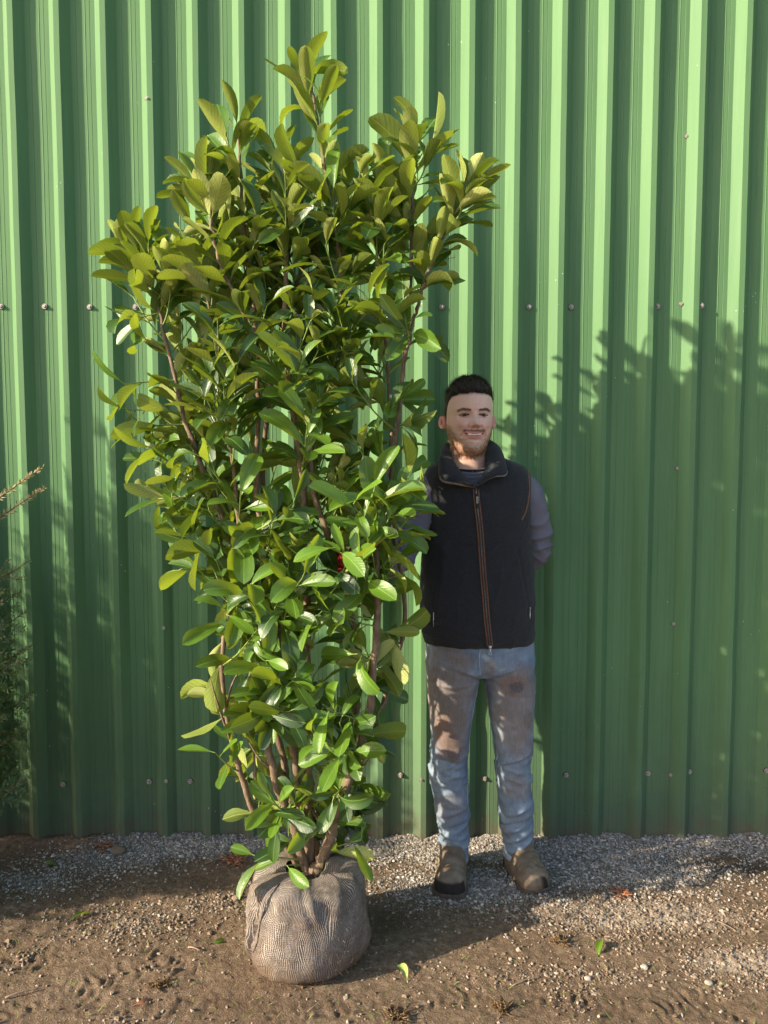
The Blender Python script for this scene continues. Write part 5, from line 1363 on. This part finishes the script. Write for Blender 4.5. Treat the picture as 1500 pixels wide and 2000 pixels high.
# ------------------------------------------------------------------ yew shrubs at the left edge
def yew(name_label, cx, cy, height, rad, tips, nsp, seed, group=None):
    rs = random.Random(seed)
    root = thing('yew_shrub', name_label, 'shrub', (cx, cy, 0), group)
    mb = MB(); base = Vector((cx, cy, .22)); top = Vector((cx + .05, cy, height * .93))
    mb.tube([Vector(c) for c in curve_pts([base - Vector((0, 0, .1)), base.lerp(top, .5) + Vector((.03, .02, 0)), top], 14)], [.016 - .0009 * i for i in range(14)], 8)
    NV_, NR = [], []
    def needle(p, d, s, L_, c_):
        n_ = unit(unit(s.cross(d)).cross(d)); w_ = .0019; NV_.extend([p - n_ * w_ * .5, p + d * L_ * .5 - n_ * w_, p + d * L_, p + d * L_ * .5 + n_ * w_]); NR.append(c_)
    def twig(a, b, r, dens, tone, needleL=.019):
        fl = Vector((rs.gauss(0, .4), -1, rs.uniform(-.2, 1.3)))
        m_ = a.lerp(b, .5) + Vector((0, 0, -.06 * (b - a).length)); C = [Vector(c) for c in curve_pts([a, m_, b], 8)]
        mb.tube(C, [r * (1 - .75 * i / 7) for i in range(8)], 4, cap=False)
        ln = (b - a).length; n = int(ln * dens)
        for i in range(n):
            t = (i + rs.random()) / n; k = t * 7; j = min(6, int(k)); p = C[j].lerp(C[j + 1], k - j); ax = unit(C[j + 1] - C[j])
            s = ax.cross(unit(fl) + Vector((rs.gauss(0, .45), rs.gauss(0, .45), rs.gauss(0, .45)))); s = unit(s) * (1 if i % 2 else -1)
            d = unit(s * .8 + ax * .6 + Vector((rs.gauss(0, .2), rs.gauss(0, .2), rs.gauss(.15, .25)))); needle(p, d, ax, needleL * rs.uniform(.7, 1.15) * (1 - .5 * t ** 4), min(1, max(0, tone + rs.gauss(0, .12))))
    def spray(a, b, tone, side_=True):
        twig(a, b, .0028 + .004 * (b - a).length, 460, tone, .030)
        ln = (b - a).length
        if side_:
            for k in range(int(ln / .035)):
                t = .12 + .8 * k / max(1, ln / .035); p = a.lerp(b, t) + Vector((0, 0, -.06 * ln * (1 - abs(2 * t - 1)))); ax = unit(b - a)
                sd = unit(ax.cross(Vector((rs.gauss(0, .5), -1, rs.uniform(-.3, 1.2)))) * (1 if k % 2 else -1) + Vector((0, 0, rs.uniform(-.1, .3)))); d = unit(ax * .8 + sd * .75)
                twig(p, p + d * ln * .42 * (1 - t * .75), .0014, 400, tone, .025)
    for px, py, Yt, drop, tone in tips:
        T = at(px, py, Yt); z0 = T.z - drop; a = Vector((cx + .1 * (T.x - cx), cy, max(.3, z0)))
        spray(a, T, tone, tone < .75)
    for i in range(nsp):
        z = .3 + (height - .3) * rs.random() ** 1.0; a = rs.uniform(-math.pi, math.pi); rr_ = rad * (1 - .72 * ((z - .3) / (height - .3)) ** 1.3) * rs.uniform(.55, 1.1)
        T = Vector((cx + math.cos(a) * rr_, cy + math.sin(a) * rr_, z + .12)); s0 = Vector((cx + .15 * math.cos(a) * rr_, cy + .15 * math.sin(a) * rr_, max(.28, z - rr_ * .7)))
        spray(s0, T, rs.choice([.15, .3, .4, .55]))
    mb.build('branches', M['yewbark'], root)
    nn = len(NR); me = mesh_of('foliage', np.array([list(v) for v in NV_]), np.arange(nn * 4).reshape(nn, 4)); fattr(me, 'rnd', np.repeat(NR, 4)); link('foliage', me, M['needle'], root)
    rbm = MB(); rbm.loft([[Vector((cx + r * math.cos(a) * (1 + .05 * math.sin(a * 4)), cy + r * math.sin(a), z)) for a in np.linspace(0, 2 * math.pi, 40, endpoint=False)] for z, r in ((-.01, .14), (.03, .18), (.10, .19), (.18, .175), (.24, .14), (.27, .05))])
    me = rbm.mesh('root_ball'); link('root_ball', me, M['soil_dark'], root)
    return nn
yt = [(84, 912, 2.60, .26, .92), (86, 953, 2.62, .24, .88), (58, 1095, 2.58, .2, .7), (20, 1118, 2.55, .15, .6), (42, 1155, 2.6, .15, .4), (34, 1182, 2.6, .12, .4), (8, 1240, 2.5, .1, .5), (62, 1262, 2.6, .16, .35), (38, 1335, 2.58, .14, .3), (68, 1350, 2.62, .2, .35), (30, 1300, 2.5, .12, .3),
      (40, 1412, 2.56, .15, .3), (55, 1428, 2.6, .2, .35), (36, 1478, 2.6, .15, .3), (53, 1498, 2.62, .18, .3), (25, 1545, 2.55, .12, .3), (20, 1400, 2.5, .12, .3), (12, 1465, 2.5, .12, .25), (15, 1340, 2.5, .12, .3)]
_r = random.Random(21); yt += [(_r.uniform(5, 62), 1170 + 23 * k, _r.uniform(2.42, 2.58), _r.uniform(.14, .24), _r.choice([.3, .45, .55])) for k in range(17)]
a1 = yew('dark green yew at the left edge with two rusty shoots on top', -1.62, 2.44, 1.38, .35, yt, 210, 11)
a2 = yew('taller dark yew just outside the left edge, shading the wall', -2.22, 2.32, 2.12, .44, [], 270, 12)
print('needles', a1, a2)

# ------------------------------------------------------------------ litter on the ground
def ground_leaf(name, px, py, ang, L_, young, label, mat='leaf', cat='leaf', tilt=.3, curl=.7, group='leaves fallen on the mud'):
    q = gp(px, py); z = gz(q.x, q.y); l_ = Leaves(); d = Vector((math.cos(ang), math.sin(ang), tilt))
    l_.add((0, 0, .004), d, Vector((rnd.gauss(0, .3), rnd.gauss(0, .3) - .2, 1)), L_, L_ * .42, curl, .45, young, .6, .3)
    t_ = MB(); t_.tube([Vector((0, 0, .004)), Vector((0, 0, .004)) - d * L_ * .2], .0012, 4, cap=False)
    me, n_ = leaf_mesh(name, l_, t_); o = link(name, me, M[mat]); o.location = (q.x, q.y, z); return tag(o, label, cat, group)
ground_leaf('fallen_leaf', 1168, 1868, 1.15, .062, 1.0, 'bright lime green leaf lying alone on the mud to the right of the boots', tilt=.8, curl=1.0)
ground_leaf('fallen_leaf', 795, 1912, 1.8, .062, .8, 'pale green curled leaf on the mud to the right of the root ball', 'pale_leaf', tilt=.5)
ground_leaf('fallen_leaf', 136, 1800, .7, .07, .5, 'green leaf on the sunlit mud below the shadow of the yew', tilt=.35)
ground_leaf('fallen_leaf', 112, 1690, 2.9, .07, .35, 'green leaf lying on shaded grey gravel near the wall at the left', tilt=.15)
ground_leaf('fallen_leaf', 415, 1842, .3, .04, .5, 'small green leaf on the mud just left of the root ball', tilt=.2)
ground_leaf('fallen_leaf', 265, 1962, .2, .055, 0, 'curled reddish brown dead leaf near the bottom edge', 'dry_leaf', tilt=.3, curl=1.6)
ground_leaf('fallen_leaf', 12, 1855, 2.0, .06, 0, 'grey brown dead leaf at the left edge of the mud', 'twig', tilt=.4, curl=1.2)
def clump(px, py, r, mat, label, cat, name, n=26, seed=1, group=None, flat=.6):
    rs = random.Random(seed); q = gp(px, py); z = gz(q.x, q.y); mb = MB()
    for i in range(n):
        a = rs.uniform(0, 6.28); d = Vector((math.cos(a), math.sin(a), rs.uniform(.1, flat))); p = Vector((rs.gauss(0, r * .3), rs.gauss(0, r * .3), .003)); m_ = p + d * r * rs.uniform(.3, .8)
        mb.tube([p, m_, m_ + Vector((rs.gauss(0, r * .3), rs.gauss(0, r * .3), rs.uniform(-r * .2, r * .3)))], [.0022, .0018, .0007], 4)
        if rs.random() < .5: mb.sphere(m_, (r * .13, r * .1, r * .07), 6, 4)
    o = mb.build(name, mat); o.location = (q.x, q.y, z); return tag(o, label, cat, group)
clump(462, 1682, .05, M['dry_leaf'], 'rusty orange clump of dead leaves on the gravel left of the stems', 'dead leaves', 'dead_leaf_clump', 40, 2)
clump(205, 1655, .04, M['dry_leaf'], 'flat orange tuft of dead needles at the foot of the wall on the left', 'dead needles', 'dead_needle_tuft', 26, 3, flat=.2)
clump(1095, 1842, .028, M['moss'], 'small rusty moss tuft on the sunlit mud in front of the right boot', 'moss', 'moss_tuft', 34, 4, 'rusty moss tufts')
clump(980, 1972, .03, M['moss'], 'rusty moss tuft near the bottom edge right of the root ball', 'moss', 'moss_tuft', 34, 5, 'rusty moss tufts')
clump(775, 1985, .035, M['moss'], 'orange moss tuft at the bottom edge below the root ball', 'moss', 'moss_tuft', 34, 6, 'rusty moss tufts')
clump(312, 1925, .028, M['moss'], 'yellow brown moss tuft among tread marks on the left', 'moss', 'moss_tuft', 34, 7, 'rusty moss tufts')
clump(1215, 1748, .03, M['dry_leaf'], 'small rusty tuft on the pale gravel right of the boots', 'dead leaves', 'dead_leaf_tuft', 22, 8)
def twig_on(px, py, px2, py2, label, r=.0022):
    a = gp(px, py); b = gp(px2, py2); a.z = gz(a.x, a.y) + .004; b.z = gz(b.x, b.y) + .006; m_ = a.lerp(b, .5) + Vector((0, 0, .005)); m_.x += rnd.gauss(0, .004)
    C = [Vector(c) - a for c in curve_pts([a, m_, b], 8)]; mb = MB(); mb.tube(C, [r * (1 - .06 * i) for i in range(8)], 6); o = mb.build('twig', M['twig']); o.location = a; tag(o, label, 'twig', 'dry twigs on the mud')
twig_on(368, 1852, 392, 1860, 'short pale twig on the mud left of the root ball', .003)
twig_on(400, 1690, 448, 1676, 'thin reddish twig beside the rusty leaf clump')
twig_on(1000, 1925, 1060, 1908, 'long thin twig on the mud below the boots', .0016)
twig_on(600, 1975, 640, 1950, 'thin pale twig on the mud under the root ball', .0014)
twig_on(10, 1952, 75, 1935, 'straight twig across tread marks in the lower left corner', .0028)
twig_on(1400, 1800, 1440, 1822, 'short twig among pale crumbs near the right edge', .0016)
# small green grass clippings, uncountable
rs = np.random.RandomState(8); Vg, Fg = [], []
for i in range(260):
    px = rs.uniform(-10, 1510); py = rs.uniform(1760, 2000); q = gp(px, py); z = gz(q.x, q.y) + .003; a = rs.rand() * 6.28; L_ = rs.uniform(.008, .03); w_ = .0009
    d = np.array([math.cos(a), math.sin(a), rs.uniform(0, .35)]); s = np.array([-math.sin(a), math.cos(a), 0]); p = np.array([q.x, q.y, z]); b = len(Vg)
    Vg += [p - s * w_, p + s * w_, p + d * L_ * .6 + s * w_, p + d * L_ * .6 - s * w_, p + d * L_ + np.array([0, 0, -.3 * L_ * d[2]])]; Fg += [(b, b + 1, b + 2, b + 3), (b + 3, b + 2, b + 4)]
tag(link('clippings', mesh_of('clippings', Vg, Fg), M['shoot']), 'tiny green clippings and needles scattered over the mud', 'clippings', kind='stuff')
# larger loose stones one can pick out
st = [(460, 1757, .012, 'largest clod beside the root ball on the left, tan and rounded'), (1148, 1912, .008, 'small white pebble on the mud below the lime green leaf'), (1385, 1920, .010, 'grey pebble near the right edge on the brown mud'), (232, 1665, .022, 'flat dark clod among gravel at the foot of the wall on the left'), (1258, 1890, .009, 'pale oblong pebble between the lime leaf and the right edge')]
for k, (px, py, r, lb) in enumerate(st):
    q = gp(px, py); mb = MB(); mb.sphere((0, 0, r * .4), (r * 1.25, r, r * .75), 18, 12); me = mb.mesh('loose_stone'); V = co(me); V = V * (1 + .25 * fbm(V / r * .8 + k * 5, 3))[:, None]; setco(me, V); fattr(me, 'tone', np.full(len(V), [.6, .7, .5, .3, .75][k]))
    o = link('loose_stone', me, M['crumb'] if k in (0, 3) else M['stone']); o.location = (q.x, q.y, gz(q.x, q.y)); tag(o, lb, 'stone', 'loose stones on the ground')
bpy.context.view_layer.update()
